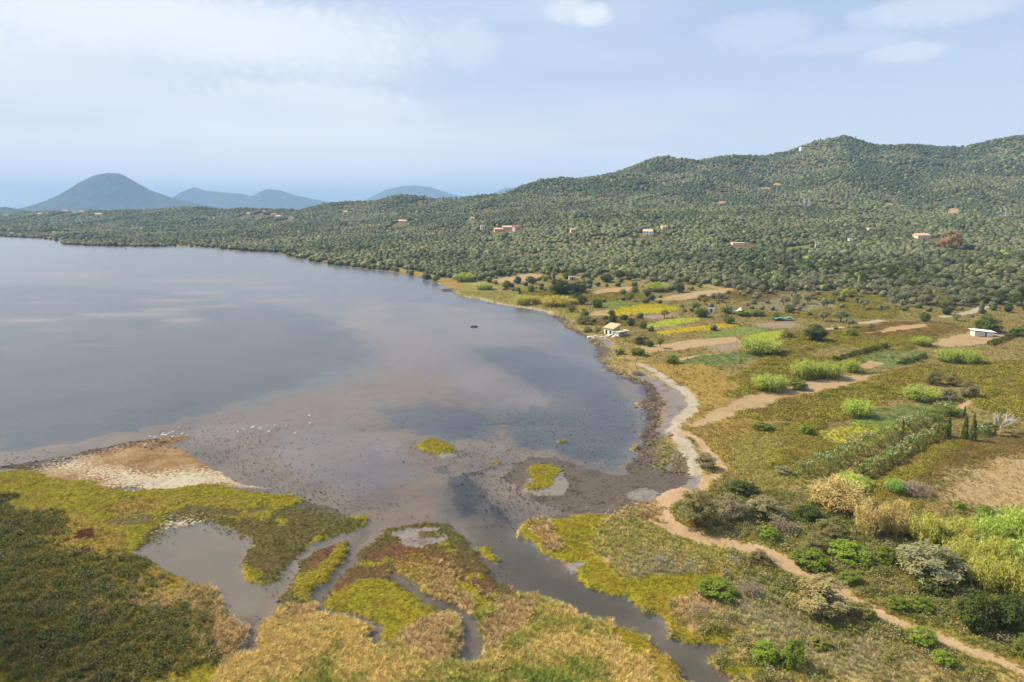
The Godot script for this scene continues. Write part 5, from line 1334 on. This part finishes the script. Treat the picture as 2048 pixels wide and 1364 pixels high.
func build_dead_tree() -> void:
	var at := on_ground(108.5, 145.0, 0.1)
	var o := thing("dead_tree", "bare white-barked dead tree with spreading branches at the right edge", "tree", at)
	var tr := Leaves.new()
	var br := Leaves.new()
	var tips := [[Vector3(0, 0, 0), Vector3(0.15, 2.3, 0), 0.42, 0.3]]
	tr.limb(tips[0][0], tips[0][1], 0.42, 0.3, Color.WHITE, 9)
	for k in 5: tr.limb(Vector3(cos(k * 1.3) * 0.5, -0.05, sin(k * 1.3) * 0.5), Vector3(0, 0.9, 0), 0.16, 0.2, Color.WHITE, 6)
	grow(br, Vector3(0.15, 2.2, 0), Vector3(-0.75, 1.0, 0.2), 2.2, 0.2, 0)
	grow(br, Vector3(0.15, 2.2, 0), Vector3(0.8, 1.0, -0.1), 2.3, 0.22, 0)
	grow(br, Vector3(0.1, 2.1, 0), Vector3(1.2, 0.5, 0.4), 2.2, 0.17, 0)
	grow(br, Vector3(0.15, 2.2, 0), Vector3(0.1, 1.2, 0.5), 1.9, 0.16, 0)
	grow(br, Vector3(0.1, 1.9, 0), Vector3(-0.9, 0.5, -0.4), 1.7, 0.13, 0)
	var m := plain("dead_wood", Color8(196, 186, 182), 0.9)
	put("trunk", tr.mesh(), m, o)
	put("branches", br.mesh(), m, o)
	o.scale = Vector3.ONE * 0.72

func grow(acc: Leaves, a: Vector3, dir: Vector3, l: float, r: float, depth: int) -> void:
	var b := a + dir.normalized() * l
	acc.limb(a, b, r, r * 0.6, Color.WHITE, 6 if depth < 2 else 4)
	if depth >= 4: return
	for k in 3 if depth < 3 else 2:
		grow(acc, a.lerp(b, 1.0 if k < 2 else 0.6), dir.normalized() + rand_dir() * 0.75 + Vector3(0, 0.12, 0), l * rng.randf_range(0.55, 0.75), r * 0.55, depth + 1)

func build_agave() -> void:
	var at := on_ground(53.5, 113.2)
	var o := thing("agave", "blue-green agave with stiff pointed leaves at the hedge end", "plant", at)
	for k in 26:
		var ang := k * 2.4
		var up := 0.25 + 0.9 * k / 26.0
		var d := Vector3(cos(ang), up, sin(ang)).normalized()
		var acc := Leaves.new()
		var side := Vector3(-sin(ang), 0, cos(ang))
		acc.strip(PackedVector3Array([d * 0.1, d * 0.7 + Vector3(0, -0.02, 0), d * 1.2, d * 1.75 + Vector3(0, -0.08, 0)]), side, 0.26, 0.03, Color.WHITE)
		put("leaf", acc.mesh(), leafy("agave", Color8(104, 132, 104), 0.1), o)

# ---------------------------------------------------------------- ground cover
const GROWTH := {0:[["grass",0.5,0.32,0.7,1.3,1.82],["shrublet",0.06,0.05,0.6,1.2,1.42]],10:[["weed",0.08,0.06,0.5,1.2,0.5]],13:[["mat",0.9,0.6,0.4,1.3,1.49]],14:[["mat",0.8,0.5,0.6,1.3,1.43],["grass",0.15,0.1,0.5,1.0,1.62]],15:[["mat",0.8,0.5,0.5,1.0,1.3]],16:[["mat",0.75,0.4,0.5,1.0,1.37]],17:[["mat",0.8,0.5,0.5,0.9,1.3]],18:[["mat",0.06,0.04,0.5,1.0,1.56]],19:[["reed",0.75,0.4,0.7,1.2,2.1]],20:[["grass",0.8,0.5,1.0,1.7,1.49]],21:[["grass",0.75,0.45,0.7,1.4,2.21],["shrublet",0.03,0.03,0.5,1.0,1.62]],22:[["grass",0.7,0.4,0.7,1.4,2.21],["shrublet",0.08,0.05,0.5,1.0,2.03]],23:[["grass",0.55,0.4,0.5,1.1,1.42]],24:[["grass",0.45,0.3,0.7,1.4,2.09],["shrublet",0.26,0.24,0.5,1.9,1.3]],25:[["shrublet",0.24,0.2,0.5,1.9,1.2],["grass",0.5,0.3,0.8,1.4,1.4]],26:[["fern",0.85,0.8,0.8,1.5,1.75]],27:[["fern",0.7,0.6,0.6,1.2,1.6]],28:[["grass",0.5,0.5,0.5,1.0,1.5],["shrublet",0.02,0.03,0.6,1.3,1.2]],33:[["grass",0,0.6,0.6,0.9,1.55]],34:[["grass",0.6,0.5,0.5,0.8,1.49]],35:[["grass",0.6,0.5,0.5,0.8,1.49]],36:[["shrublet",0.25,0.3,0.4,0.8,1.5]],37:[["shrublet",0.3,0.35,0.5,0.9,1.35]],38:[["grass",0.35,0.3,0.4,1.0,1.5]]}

func scatter_cover() -> void:
	var bufs := {}
	for g in ["grass", "reed", "mat", "fern", "shrublet", "weed"]: bufs[g] = PackedFloat32Array()
	for k in 2:
		var t: Dictionary = tiles[k]
		var cell: float = [0.36, 1.0][k]
		var from: float = [55.0, 151.0][k]
		var to: float = [151.0, 400.0][k]
		var d := from
		while d < to:
			var half := 0.79 * d + 4.0
			var x := -half
			while x < half:
				var xx := x + rng.randf() * cell
				var dd := d + rng.randf() * cell
				x += cell
				var px := pixel_at(t, xx, dd)
				var list = GROWTH.get(t.kind[px])
				if list == null: continue
				var roll := rng.randf()
				for g in list:
					roll -= g[1 + k]
					if roll < 0.0:
						var s := rng.randf_range(g[3], g[4]) * (1.0 if k == 0 else 1.5)
						var tone := unpack(t.colour[px], g[5] * rng.randf_range(0.85, 1.15))
						if g[0] == "shrublet":
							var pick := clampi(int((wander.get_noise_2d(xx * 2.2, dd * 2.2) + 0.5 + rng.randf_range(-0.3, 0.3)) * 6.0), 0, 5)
							tone = tone.lerp(SHRUBS[pick] if COVER[t.kind[px]][0] != "dusk" else SHADED_SHRUBS[pick % 2], 0.75)
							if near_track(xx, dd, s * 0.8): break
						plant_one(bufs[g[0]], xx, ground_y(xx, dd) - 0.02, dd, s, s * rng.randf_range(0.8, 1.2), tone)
						break
			d += cell
	# weed lying in the shallows
	for z in [[-69.4,145.0,-42.0,116.1,6,520],[-70.1,141.6,-28.1,110.7,9,260],[-41.3,113.9,-23.6,103.9,3,380],[-44.3,135.4,-20.8,119.5,12,160],[-6.8,138.5,22.2,127.0,8,520],[-2.8,152.0,27.4,145.0,9,420],[-7.6,132.5,2.2,108.7,5,300],[-2.1,110.7,6.2,103.0,4,320],[-6.0,119.5,-1.2,112.8,4,120],[16.6,172.9,29.3,155.8,9,200],[-101.1,130.3,-98.7,132.5,3,40],[-13.1,101.3,-0.9,83.1,1.2,260],[-12.1,131.1,-10.3,135.4,2,60],[-18.2,193.9,9.3,159.8,14,140],[-39.5,159.8,-15.1,159.8,14,120],[-27.3,88.9,-30.4,81.3,1.5,60],[-54.8,95.5,-54.6,99.6,1.5,60],[-48.3,101.3,-39.9,97.1,1.2,90],[-32.3,75.8,-31.2,70.0,1.5,40]]:
		for k in int(z[5] * 0.9):
			var u := rng.randf()
			var p: Vector2 = Vector2(z[0], z[1]).lerp(Vector2(z[2], z[3]), u) + Vector2(rng.randfn(), rng.randfn()) * z[4]
			if p.y < 60.0 or COVER[kind_at(p.x, p.y)][1] > 0.1: continue
			var s := rng.randf_range(0.25, 0.8)
			plant_one(bufs["weed"], p.x, 0.01, p.y, s, s * 0.9, Color(0.035, 0.033, 0.026) * rng.randf_range(1.0, 3.2))
	var names := {"grass": ["dry_grass", "tufts of dry grass between the fields and scrub"], "reed": ["reed_bed", "dense straw and green reed bed along the bottom marsh"], "mat": ["marsh_cushions", "low yellow-green and red glasswort cushions of the salt marsh"], "fern": ["bracken", "olive-brown bracken covering the abandoned fields"], "shrublet": ["undergrowth", "low leafy undergrowth of the scrub"], "weed": ["water_weed", "dark weed clumps lying in the shallow lagoon"]}
	for g in bufs:
		var o := many(names[g][0], protos[g], leafy("cover", Color.WHITE, 0.3), bufs[g])
		tag(o, names[g][1], "vegetation", "", "stuff")

const SHADED_SHRUBS := [Color(0.085, 0.10, 0.028), Color(0.13, 0.125, 0.04)]  # evergreen greens, darkened to deepen the shade on the lower-left slope
const SHRUBS := [Color(0.14, 0.165, 0.04), Color(0.20, 0.20, 0.06), Color(0.28, 0.25, 0.14), Color(0.11, 0.135, 0.03), Color(0.23, 0.22, 0.08), Color(0.29, 0.25, 0.11)]

func near_track(x: float, d: float, r: float) -> bool:
	for o in [Vector2(r, 0), Vector2(-r, 0), Vector2(0, r), Vector2(0, -r)]:
		if COVER[kind_at(x + o.x, d + o.y)][0] in ["path", "gravel", "crust", "soil"]: return true
	return false

func unpack(c: int, gain: float) -> Color:
	var q := Color8(c & 255, c >> 8 & 255, c >> 16 & 255).srgb_to_linear() * gain
	q.a = 1.0
	return q

func plant_one(buf: PackedFloat32Array, x: float, y: float, d: float, s: float, h: float, c: Color) -> void:
	var a := rng.randf() * TAU
	var cs := cos(a) * s
	var sn := sin(a) * s
	buf.append_array(PackedFloat32Array([cs, 0, sn, x, 0, h, 0, y, -sn, 0, cs, -d, c.r, c.g, c.b, 1.0]))

func many(called: String, me: Mesh, m: Material, buf: PackedFloat32Array) -> MultiMeshInstance3D:
	var mm := MultiMesh.new()
	mm.transform_format = MultiMesh.TRANSFORM_3D
	mm.use_colors = true
	mm.mesh = me
	mm.instance_count = buf.size() / 16
	mm.buffer = buf
	var o := MultiMeshInstance3D.new()
	o.name = numbered(called)
	o.multimesh = mm
	o.material_override = m
	add_child(o)
	print(called, " ", mm.instance_count)
	return o

# ---------------------------------------------------------------- groves and woods
func scatter_trees() -> void:
	# how high the land nearer by reaches, so that slopes turned away stay bare of trees nobody sees
	var na := 240
	var nd := 110
	var crest := PackedFloat32Array()
	crest.resize(na * nd)
	for a in na:
		var best := -1.0
		for j in nd:
			var d := 300.0 + j * 20.0
			var r := (a - na / 2) * 0.0070
			crest[a * nd + j] = best
			best = maxf(best, (hill(r * d, d) - 50.0) / d)
	var spots := []
	var zones := [[262.0, 560.0, 5.4], [560.0, 1250.0, 4.4], [1250.0, 2140.0, 5.6]]
	var patch := noise(61, 0.0045, 3)
	var glade := noise(67, 0.012, 3)
	var far := [PackedFloat32Array(), PackedFloat32Array(), PackedFloat32Array()]
	var mid := [PackedFloat32Array(), PackedFloat32Array(), PackedFloat32Array()]
	var open := {}
	for z in zones:
		var d: float = z[0]
		var cell: float = z[2]
		while d < z[1]:
			var half := 0.8 * d + 30.0
			var x := -half
			while x < half:
				var xx := x + rng.randf() * cell
				var dd := d + rng.randf() * cell
				x += cell
				var kind := COVER[kind_at(xx, dd)][0] as String
				var p := 0.0
				if kind == "grove": p = 0.95 if dd < 600.0 or glade.get_noise_2d(xx, dd) < 0.30 else 0.2
				elif kind == "gold" and dd > 420.0: p = 0.3
				elif kind == "reedflat": p = 0.1
				elif dd > 262.0 and (kind == "drybrown" or kind == "grey" or kind == "brackenbrown" or kind == "bracken" and dd > 300.0): p = 0.12 if dd < 320.0 else 0.3
				if rng.randf() > p: continue
				var y := hill(xx, dd) + 0.3
				var a := clampi(int(xx / dd / 0.0070) + na / 2, 0, na - 1)
				if (y + 9.0 - 50.0) / dd < crest[a * nd + clampi(int((dd - 300.0) / 20.0), 0, nd - 1)] - 0.002: continue
				var off := false
				for q in kept_off:
					if absf(xx - q[0]) < q[2] and dd > q[1] - q[2] * (1.0 + dd / 260.0) and dd < q[1] + q[2]:
						off = true
						break
				if off: continue
				var n := patch.get_noise_2d(xx, dd) + 0.5 * wander.get_noise_2d(xx * 0.3, dd * 0.3)
				var wild := smoothstep(800.0, 1150.0, dd) * 0.42
				var oak := rng.randf() < clampf(smoothstep(0.05, 0.28, n + wild * 0.5) + 0.05, 0.05, 0.95)
				var w := (rng.randf_range(0.85, 1.3) if dd < 560.0 else rng.randf_range(1.1, 1.65)) * cell * (1.05 if oak else 0.95)
				if dd < 560.0 and kind != "grove": w *= rng.randf_range(0.45, 1.1)
				var h := w * rng.randf_range(0.62, 0.85)
				if rng.randf() < 0.006:
					w = 2.6
					h = rng.randf_range(8.0, 11.0)
				var c: Color
				if oak: c = Color(0.098, 0.118, 0.05)
				elif n < -0.22: c = Color(0.185, 0.192, 0.085)
				else: c = Color(0.155, 0.17, 0.075)
				c = c * rng.randf_range(0.88, 1.12)
				if rng.randf() < 0.025: c = Color(0.26, 0.3, 0.08)
				c.a = 1.0
				if dd < 560.0: spots.append([dd, xx, y, w, h, c, oak])
				else: plant_one(far[rng.randi() % 3], xx, y - 0.3, dd, w, h * 1.05, c)
			d += cell
	spots.sort_custom(func(p, q): return p[3] / p[0] > q[3] / q[0])
	var named := 0
	for s in spots:
		var dd: float = s[0]
		if named < 300 and absf(s[1]) < 0.765 * dd and s[1] > -0.2 * dd:
			named += 1
			var oak: bool = s[6]
			var pr: Array = protos[("dark%d" if oak else "olive%d") % (rng.randi() % 3)]
			var o := thing("evergreen_oak" if oak else "olive_tree", "dark green oak scattered through the olive grove behind the fields" if oak else "grey-green olive tree in the grove behind the fields", "tree", on_ground(s[1], dd, 0.1), rng.randf() * TAU, "oaks of the grove" if oak else "olive trees of the grove")
			o.scale = Vector3(s[3], s[4] * 1.1, s[3])
			put("crown", pr[0], tint((["deep", "deepmid"] if oak else ["oliveleaf", "oliveleaf", "olivegrey", "olivegreen"])[rng.randi() % (2 if oak else 4)]), o)
			put("trunk", pr[1], plain("bark", Color8(112, 98, 84), 0.9), o)
		else:
			plant_one(mid[rng.randi() % 3], s[1], ground_y(s[1], dd) - 0.2, dd, s[3], s[4] * 1.05, s[5])
	for k in 3:
		tag(many("olive_grove", protos["mid%d" % k], leafy("cover", Color.WHITE, 0.3), mid[k]), "grey-green olive grove filling the plain behind the fields", "trees", "", "stuff")
		tag(many("hill_wood", protos["far%d" % k], leafy("cover", Color.WHITE, 0.3), far[k]), "olive groves and oak woods covering the hills", "trees", "", "stuff")

# ---------------------------------------------------------------- buildings
const PAINT := {"white": Color8(226, 222, 214), "cream": Color8(216, 196, 166), "pink": Color8(208, 176, 160), "ochre": Color8(208, 172, 128), "stone": Color8(176, 164, 146), "tile": Color8(206, 168, 134), "red": Color8(172, 124, 106), "grey": Color8(160, 156, 150)}

func put_box(called: String, lo: Vector3, hi: Vector3, m: Material, parent: Node, t := Transform3D()) -> MeshInstance3D:
	var acc := Leaves.new()
	acc.box(lo, hi, t)
	return put(called, acc.mesh(), m, parent)

func build_house(q: Array) -> void:
	var w: float = q[2]
	var h: float = q[3]
	var turn := deg_to_rad(q[7])
	var dep := w * 0.6
	var wall_h := maxf(h * (0.68 if q[4] != "flat" else 0.94), 2.2)
	var y := hill(q[0], q[1]) + 0.3
	var o := thing("far_house" if q[9] == "house" else "field_hut" if q[9] == "hut" else "grove_wall", q[8], q[9], Vector3(q[0], y, -q[1]), turn)
	kept_off.append([q[0], q[1], w * 0.9 + 2.0])
	var wall := plain("wall_" + q[5], PAINT[q[5]], 0.9)
	var tile := plain("roof_" + q[6], PAINT[q[6]], 0.85)
	var hw := w * 0.46
	var hd := dep * 0.5
	put_box("wall", Vector3(-hw, -2.0, -hd), Vector3(hw, wall_h, hd), wall, o)
	var acc := Leaves.new()
	var e := 0.35
	var rh := maxf(h - wall_h, 0.9)
	var a := Vector3(-hw - e, wall_h - 0.05, hd + e)
	var b := Vector3(hw + e, wall_h - 0.05, hd + e)
	var c := Vector3(hw + e, wall_h - 0.05, -hd - e)
	var d := Vector3(-hw - e, wall_h - 0.05, -hd - e)
	if q[4] == "flat":
		acc.box(Vector3(-hw - 0.25, wall_h, -hd - 0.25), Vector3(hw + 0.25, wall_h + 0.22, hd + 0.25))
	else:
		var inset := 0.0 if q[4] == "gable" else minf(hw * 0.9, hd)
		var r0 := Vector3(-hw - e + inset, wall_h + rh, 0)
		var r1 := Vector3(hw + e - inset, wall_h + rh, 0)
		acc.tri([a, r0, r1, b])
		acc.tri([c, r1, r0, d])
		acc.tri([d, r0, a])
		acc.tri([b, r1, c])
		acc.tri([a, b, c, d])
	var roof := put("roof", acc.mesh(), tile, o)
	if q[4] != "flat" and w > 6.0:
		put_box("chimney", Vector3(hw * 0.4, wall_h + rh * 0.4, -0.3), Vector3(hw * 0.4 + 0.6, wall_h + rh + 0.7, 0.3), wall, roof)
	var dark := plain("opening", Color8(58, 54, 52), 0.5)
	var frame := plain("window_frame", Color8(150, 140, 126), 0.7)
	if q[9] == "wall": return
	var floors: int = q[10]
	var n := clampi(int(w / 2.6), 1, 5)
	for f in floors:
		for k in n:
			var x := -hw + (k + 0.5) * 2.0 * hw / n
			var y0 := wall_h * (f + 0.38) / floors
			var win := put_box("door" if f == 0 and k == n / 2 else "window", Vector3(x - 0.45, (0.0 if f == 0 and k == n / 2 else y0), hd), Vector3(x + 0.45, minf(y0 + 1.2, wall_h - 0.2), hd + 0.02), dark, o)
			if win.name.begins_with("window"): put_box("sill", Vector3(x - 0.6, y0 - 0.12, hd), Vector3(x + 0.6, y0, hd + 0.14), frame, win)

func build_hut() -> void:
	# the fisherman's hut on the shore: lit gable side to the left, annex to the right
	var o := thing("shore_hut", "small white hut with turquoise trim and lean-to annex on the lagoon shore", "hut", on_ground(39.2, 263.0, 0.1), deg_to_rad(-48))
	kept_off.append([39.2, 263.0, 8.0])
	var white := plain("hut_white", Color8(232, 228, 218), 0.9)
	var grey := plain("hut_shaded", Color8(150, 146, 140), 0.95)  # shade of the walls turned from the sun, put into the colour
	var teal := plain("hut_teal", Color8(64, 170, 150), 0.6)
	var roof := plain("hut_tile", Color8(210, 190, 152), 0.9)
	var dark := plain("opening", Color8(58, 54, 52), 0.5)
	# main block: front (local +z) is the lit face, 4.6 m wide; side (+x) has its shade painted in as grey
	var acc := Leaves.new()
	acc.tri([Vector3(-2.3, -0.5, 2.0), Vector3(-2.3, 2.7, 2.0), Vector3(2.3, 2.7, 2.0), Vector3(2.3, -0.5, 2.0)])
	acc.tri([Vector3(-2.3, -0.5, -2.0), Vector3(-2.3, 3.9, -2.0), Vector3(-2.3, 2.7, 2.0), Vector3(-2.3, -0.5, 2.0)])
	put("wall", acc.mesh(), white, o)
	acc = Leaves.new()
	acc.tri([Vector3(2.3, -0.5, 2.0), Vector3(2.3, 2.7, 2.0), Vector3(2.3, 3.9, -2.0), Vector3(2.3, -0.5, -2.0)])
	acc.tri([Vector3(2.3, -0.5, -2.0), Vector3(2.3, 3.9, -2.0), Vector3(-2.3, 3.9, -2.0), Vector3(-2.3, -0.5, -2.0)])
	put("wall", acc.mesh(), grey, o).set_meta("label", "side wall with its shade put into a grey")
	var slope := Transform3D(Basis(Vector3.RIGHT, atan2(1.2, 4.0)), Vector3(0, 3.38, 0))
	var rf := put_box("roof", Vector3(-2.65, -0.02, -2.4), Vector3(2.65, 0.16, 2.5), roof, o, slope)
	for k in 18:
		put_box("tile_row", Vector3(-2.6 + k * 0.295, 0.16, -2.38), Vector3(-2.6 + k * 0.295 + 0.16, 0.23, 2.48), roof, rf, slope)
	put_box("trim", Vector3(-2.32, 2.35, 2.0), Vector3(2.32, 2.68, 2.03), teal, o)
	put_box("trim", Vector3(1.95, -0.4, 2.0), Vector3(2.3, 2.35, 2.025), teal, o)
	var door := put_box("door", Vector3(-1.65, -0.4, 2.0), Vector3(-0.75, 1.9, 2.04), dark, o)
	put_box("handle", Vector3(-0.9, 0.7, 2.04), Vector3(-0.84, 0.85, 2.1), grey, door)
	var win := put_box("window", Vector3(0.35, 0.75, 2.0), Vector3(1.35, 1.8, 2.03), dark, o)
	put_box("frame", Vector3(0.27, 1.8, 2.0), Vector3(1.43, 1.9, 2.06), teal, win)
	put_box("frame", Vector3(0.27, 0.66, 2.0), Vector3(1.43, 0.75, 2.08), teal, win)
	# annex along the side painted grey for shade
	put_box("annex_wall", Vector3(2.3, -0.5, -3.2), Vector3(5.0, 1.75, 1.9), grey, o).set_meta("label", "low annex greyed like the shaded side wall")
	put_box("annex_front", Vector3(2.32, -0.45, 1.9), Vector3(4.98, 1.74, 1.94), white, o)
	put_box("post", Vector3(2.36, -0.4, 1.94), Vector3(2.66, 1.7, 2.0), teal, o)
	put_box("annex_roof", Vector3(2.25, 1.76, -4.2), Vector3(5.3, 1.94, 2.3), roof, o)
	put_box("window", Vector3(5.0, 0.7, -0.6), Vector3(5.03, 1.25, 0.1), dark, o)
	# rubble below the hut
	for k in 16:
		var x := 33.0 + rng.randf_range(-4.0, 7.0)
		var d := 257.5 + rng.randf_range(-1.5, 3.0) + (x - 33.0) * -0.25
		var r := Leaves.new()
		var s := rng.randf_range(0.3, 0.8)
		r.box(Vector3(-s, -0.3, -s * 0.7), Vector3(s, s * 0.7, s * 0.7), Transform3D(Basis(Vector3(rng.randf(), rng.randf(), rng.randf()).normalized(), rng.randf() * 3.0), Vector3.ZERO))
		var b := put("shore_boulder", r.mesh(), plain("rubble", Color8(190, 176, 162), 0.95))
		b.position = on_ground(x, d, 0.05)
		tag(b, "pale rubble block on the shore below the white hut", "rock", "rubble below the hut")

func build_shed() -> void:
	var o := thing("field_shed", "white flat-roofed shed with dark doorway under the broad tree", "shed", on_ground(182.6, 261.0, 0.1), deg_to_rad(-8))
	kept_off.append([182.6, 261.0, 8.0])
	var beige := plain("shed_wall", Color8(206, 198, 184), 0.9)
	var white := plain("shed_white", Color8(232, 230, 228), 0.8)
	var dark := plain("opening", Color8(58, 54, 52), 0.5)
	put_box("wall", Vector3(-3.2, -0.5, -1.8), Vector3(3.4, 2.05, 1.7), beige, o)
	put_box("front_panel", Vector3(-3.2, -0.2, 1.7), Vector3(0.6, 2.02, 1.73), beige, o)
	put_box("door", Vector3(0.6, -0.2, 1.7), Vector3(1.1, 1.95, 1.72), dark, o)
	put_box("shutter", Vector3(1.1, -0.2, 1.7), Vector3(3.4, 1.8, 1.76), white, o)
	var tilt := Transform3D(Basis(Vector3.BACK, -0.085), Vector3(0.1, 2.3, 0))
	var rf := put_box("roof", Vector3(-3.9, -0.06, -2.2), Vector3(4.2, 0.1, 2.4), white, o, tilt)
	for k in 20:
		put_box("corrugation", Vector3(-3.85 + k * 0.4, 0.1, -2.18), Vector3(-3.85 + k * 0.4 + 0.18, 0.15, 2.38), white, rf, tilt)
	put_box("step", Vector3(-3.4, -0.2, 1.73), Vector3(2.6, 0.12, 2.3), white, o)

func build_greenhouse() -> void:
	var at := on_ground(104.0, 318.0, 0.05)
	var o := thing("collapsed_greenhouse", "collapsed white greenhouse frame sagging among the trees", "greenhouse", at, 0.2)
	kept_off.append([104.0, 318.0, 9.0])
	var white := plain("frame_white", Color8(226, 226, 226), 0.6)
	for k in 5:
		var acc := Leaves.new()
		var x := -4.0 + k * 2.0
		var s: float = [1.0, 0.95, 0.5, 0.35, 0.8][k]
		var p := Vector3(x, 0, -1.8)
		for q in 8:
			var a := PI * (q + 1) / 8.0
			var n := Vector3(x + s * 0.5 * sin(a * 2.0), sin(a) * 3.2 * s, -1.8 * cos(a))
			acc.limb(p, n, 0.09, 0.09, Color.WHITE, 5)
			p = n
		put("hoop", acc.mesh(), white, o)
	for q in [[-4.0, 1.0, -2.0, 0.5], [-2.0, 0.6, 0.0, 0.2], [2.0, 0.25, 4.0, 0.75]]:
		var film := Leaves.new()
		film.tri([Vector3(q[0], q[1] * 3.0, -0.6), Vector3(q[2], q[3] * 3.0, -0.6), Vector3(q[2], q[3] * 1.2 + 0.1, 1.4), Vector3(q[0], q[1] * 1.2 + 0.1, 1.4)])
		put("film", film.mesh(), plain("film", Color8(214, 218, 220), 0.4), o)
	var b := thing("water_tank", "flat white tank lid right of the collapsed greenhouse", "tank", on_ground(110.6, 313.0, 0.05), 0.1)
	put_box("basin", Vector3(-2.2, -0.3, -1.2), Vector3(2.2, 0.9, 1.2), plain("basin", Color8(190, 186, 178), 0.9), b)
	put_box("lid", Vector3(-2.35, 0.9, -1.35), Vector3(2.35, 1.05, 1.35), white, b)
	kept_off.append([110.6, 313.0, 5.0])
	var net := thing("shade_netting", "blue-green shade netting spread over posts between the trees", "netting", on_ground(119.0, 297.0), 0.15)
	kept_off.append([119.0, 297.0, 7.0])
	var nm := Leaves.new()
	for i in 8:
		for j in 3:
			var f := func(a: int, c: int) -> Vector3: return Vector3(-5.0 + a * 1.25, 1.3 + 0.35 * sin(a * 1.9 + c), -1.6 + c * 1.1)
			nm.tri([f.call(i, j), f.call(i, j + 1), f.call(i + 1, j + 1), f.call(i + 1, j)])
	put("net", nm.mesh(), plain("net", Color8(92, 140, 132), 0.8), net)
	for i in 5:
		for j in 2: put_box("post", Vector3(-4.9 + i * 2.4, -0.2, -1.5 + j * 3.0), Vector3(-4.8 + i * 2.4, 1.6, -1.4 + j * 3.0), plain("post", Color8(120, 104, 88)), net)

func build_pylon(q: Array) -> void:
	var h: float = q[2]
	var o := thing("steel_pylon", q[3], "pylon", Vector3(q[0], hill(q[0], q[1]) - 0.3, -q[1]), 0.5, "power line pylons")
	var m := plain("galvanised", Color8(176, 178, 176), 0.5, 0.4)
	var b := h * 0.11
	var t := h * 0.025
	for s in 4:
		var sx := 1.0 if s % 2 else -1.0
		var sz := 1.0 if s > 1 else -1.0
		var acc := Leaves.new()
		acc.limb(Vector3(sx * b, 0, sz * b), Vector3(sx * t, h * 0.97, sz * t), 0.22, 0.16, Color.WHITE, 4)
		put("leg", acc.mesh(), m, o)
	var br := Leaves.new()
	for k in 8:
		var y0 := h * 0.97 * k / 8.0
		var y1 := h * 0.97 * (k + 1) / 8.0
		var w0 := lerpf(b, t, k / 8.0)
		var w1 := lerpf(b, t, (k + 1) / 8.0)
		for s in 4:
			var r := Basis(Vector3.UP, s * PI / 2)
			br.limb(r * Vector3(-w0, y0, w0), r * Vector3(w1, y1, w1), 0.1, 0.1, Color.WHITE, 3)
			br.limb(r * Vector3(w0, y0, w0), r * Vector3(-w1, y1, w1), 0.1, 0.1, Color.WHITE, 3)
	put("bracing", br.mesh(), m, o)
	for k in 3:
		var acc := Leaves.new()
		var y := h * (0.72 + 0.1 * k)
		var w := h * (0.15 - 0.02 * k)
		acc.limb(Vector3(-w, y, 0), Vector3(0, y + 0.4, 0), 0.1, 0.2, Color.WHITE, 4)
		acc.limb(Vector3(w, y, 0), Vector3(0, y + 0.4, 0), 0.1, 0.2, Color.WHITE, 4)
		put("crossarm", acc.mesh(), m, o)

# ---------------------------------------------------------------- birds and small things
func build_bird(k: int) -> void:
	var x: float = BIRDS[k][0]
	var d: float = BIRDS[k][1]
	if not protos.has("bird"):
		var acc := Leaves.new()
		var ball := SphereMesh.new()
		ball.radial_segments = 10
		ball.rings = 6
		var a := ball.get_mesh_arrays()
		# one body: trunk, neck, head and folded tail run into one another
		var rings := [[-0.36, 0.5, 0.01], [-0.28, 0.52, 0.05], [-0.12, 0.53, 0.12], [0.05, 0.55, 0.13], [0.16, 0.6, 0.08], [0.2, 0.72, 0.045], [0.21, 0.82, 0.045], [0.26, 0.86, 0.055], [0.32, 0.85, 0.03], [0.44, 0.82, 0.004]]
		for q in rings.size() - 1:
			acc.limb(Vector3(rings[q][0], rings[q][1], 0), Vector3(rings[q + 1][0], rings[q + 1][1], 0), rings[q][2], rings[q + 1][2], Color.WHITE, 8)
		for s in [-0.05, 0.05]:
			acc.limb(Vector3(0.0, 0.45, s), Vector3(-0.03, 0.25, s), 0.02, 0.012, Color(0.5, 0.45, 0.4), 4)
			acc.limb(Vector3(-0.03, 0.25, s), Vector3(0.0, -0.04, s), 0.012, 0.01, Color(0.5, 0.45, 0.4), 4)
		protos["bird"] = acc.mesh()
		mats["bird"] = plain("bird", Color8(236, 232, 226), 0.8)
		mats["bird"].vertex_color_use_as_albedo = true
	var spit := x < -68.0
	var o := put("white_bird", protos["bird"], mats["bird"])
	o.position = Vector3(x, maxf(ground_y(x, d), -0.12), -d)
	o.rotation.y = rng.randf() * TAU
	o.scale = Vector3.ONE * rng.randf_range(0.8, 1.15)
	tag(o, "white wading bird resting on the tip of the sand spit" if spit else "white wading bird standing in the shallow water", "bird", "birds on the sand spit" if spit else "birds in the shallows")

func build_details() -> void:
	# a lone weedy rock in the open lagoon
	var acc := Leaves.new()
	for k in 5:
		acc.box(Vector3(-0.5, -0.6, -0.4), Vector3(0.5, 0.35, 0.4), Transform3D(Basis(rand_dir(), rng.randf() * 3.0).scaled(Vector3.ONE * rng.randf_range(0.6, 1.1)), Vector3(k * 0.55 - 1.1, 0.05, rng.randf_range(-0.3, 0.3))))
	var o := put("lagoon_rock", acc.mesh(), plain("wet_rock", Color8(74, 70, 64), 0.8))
	o.position = Vector3(-16.0, 0.0, -283.2)
	tag(o, "small dark rock breaking the open lagoon surface", "rock")
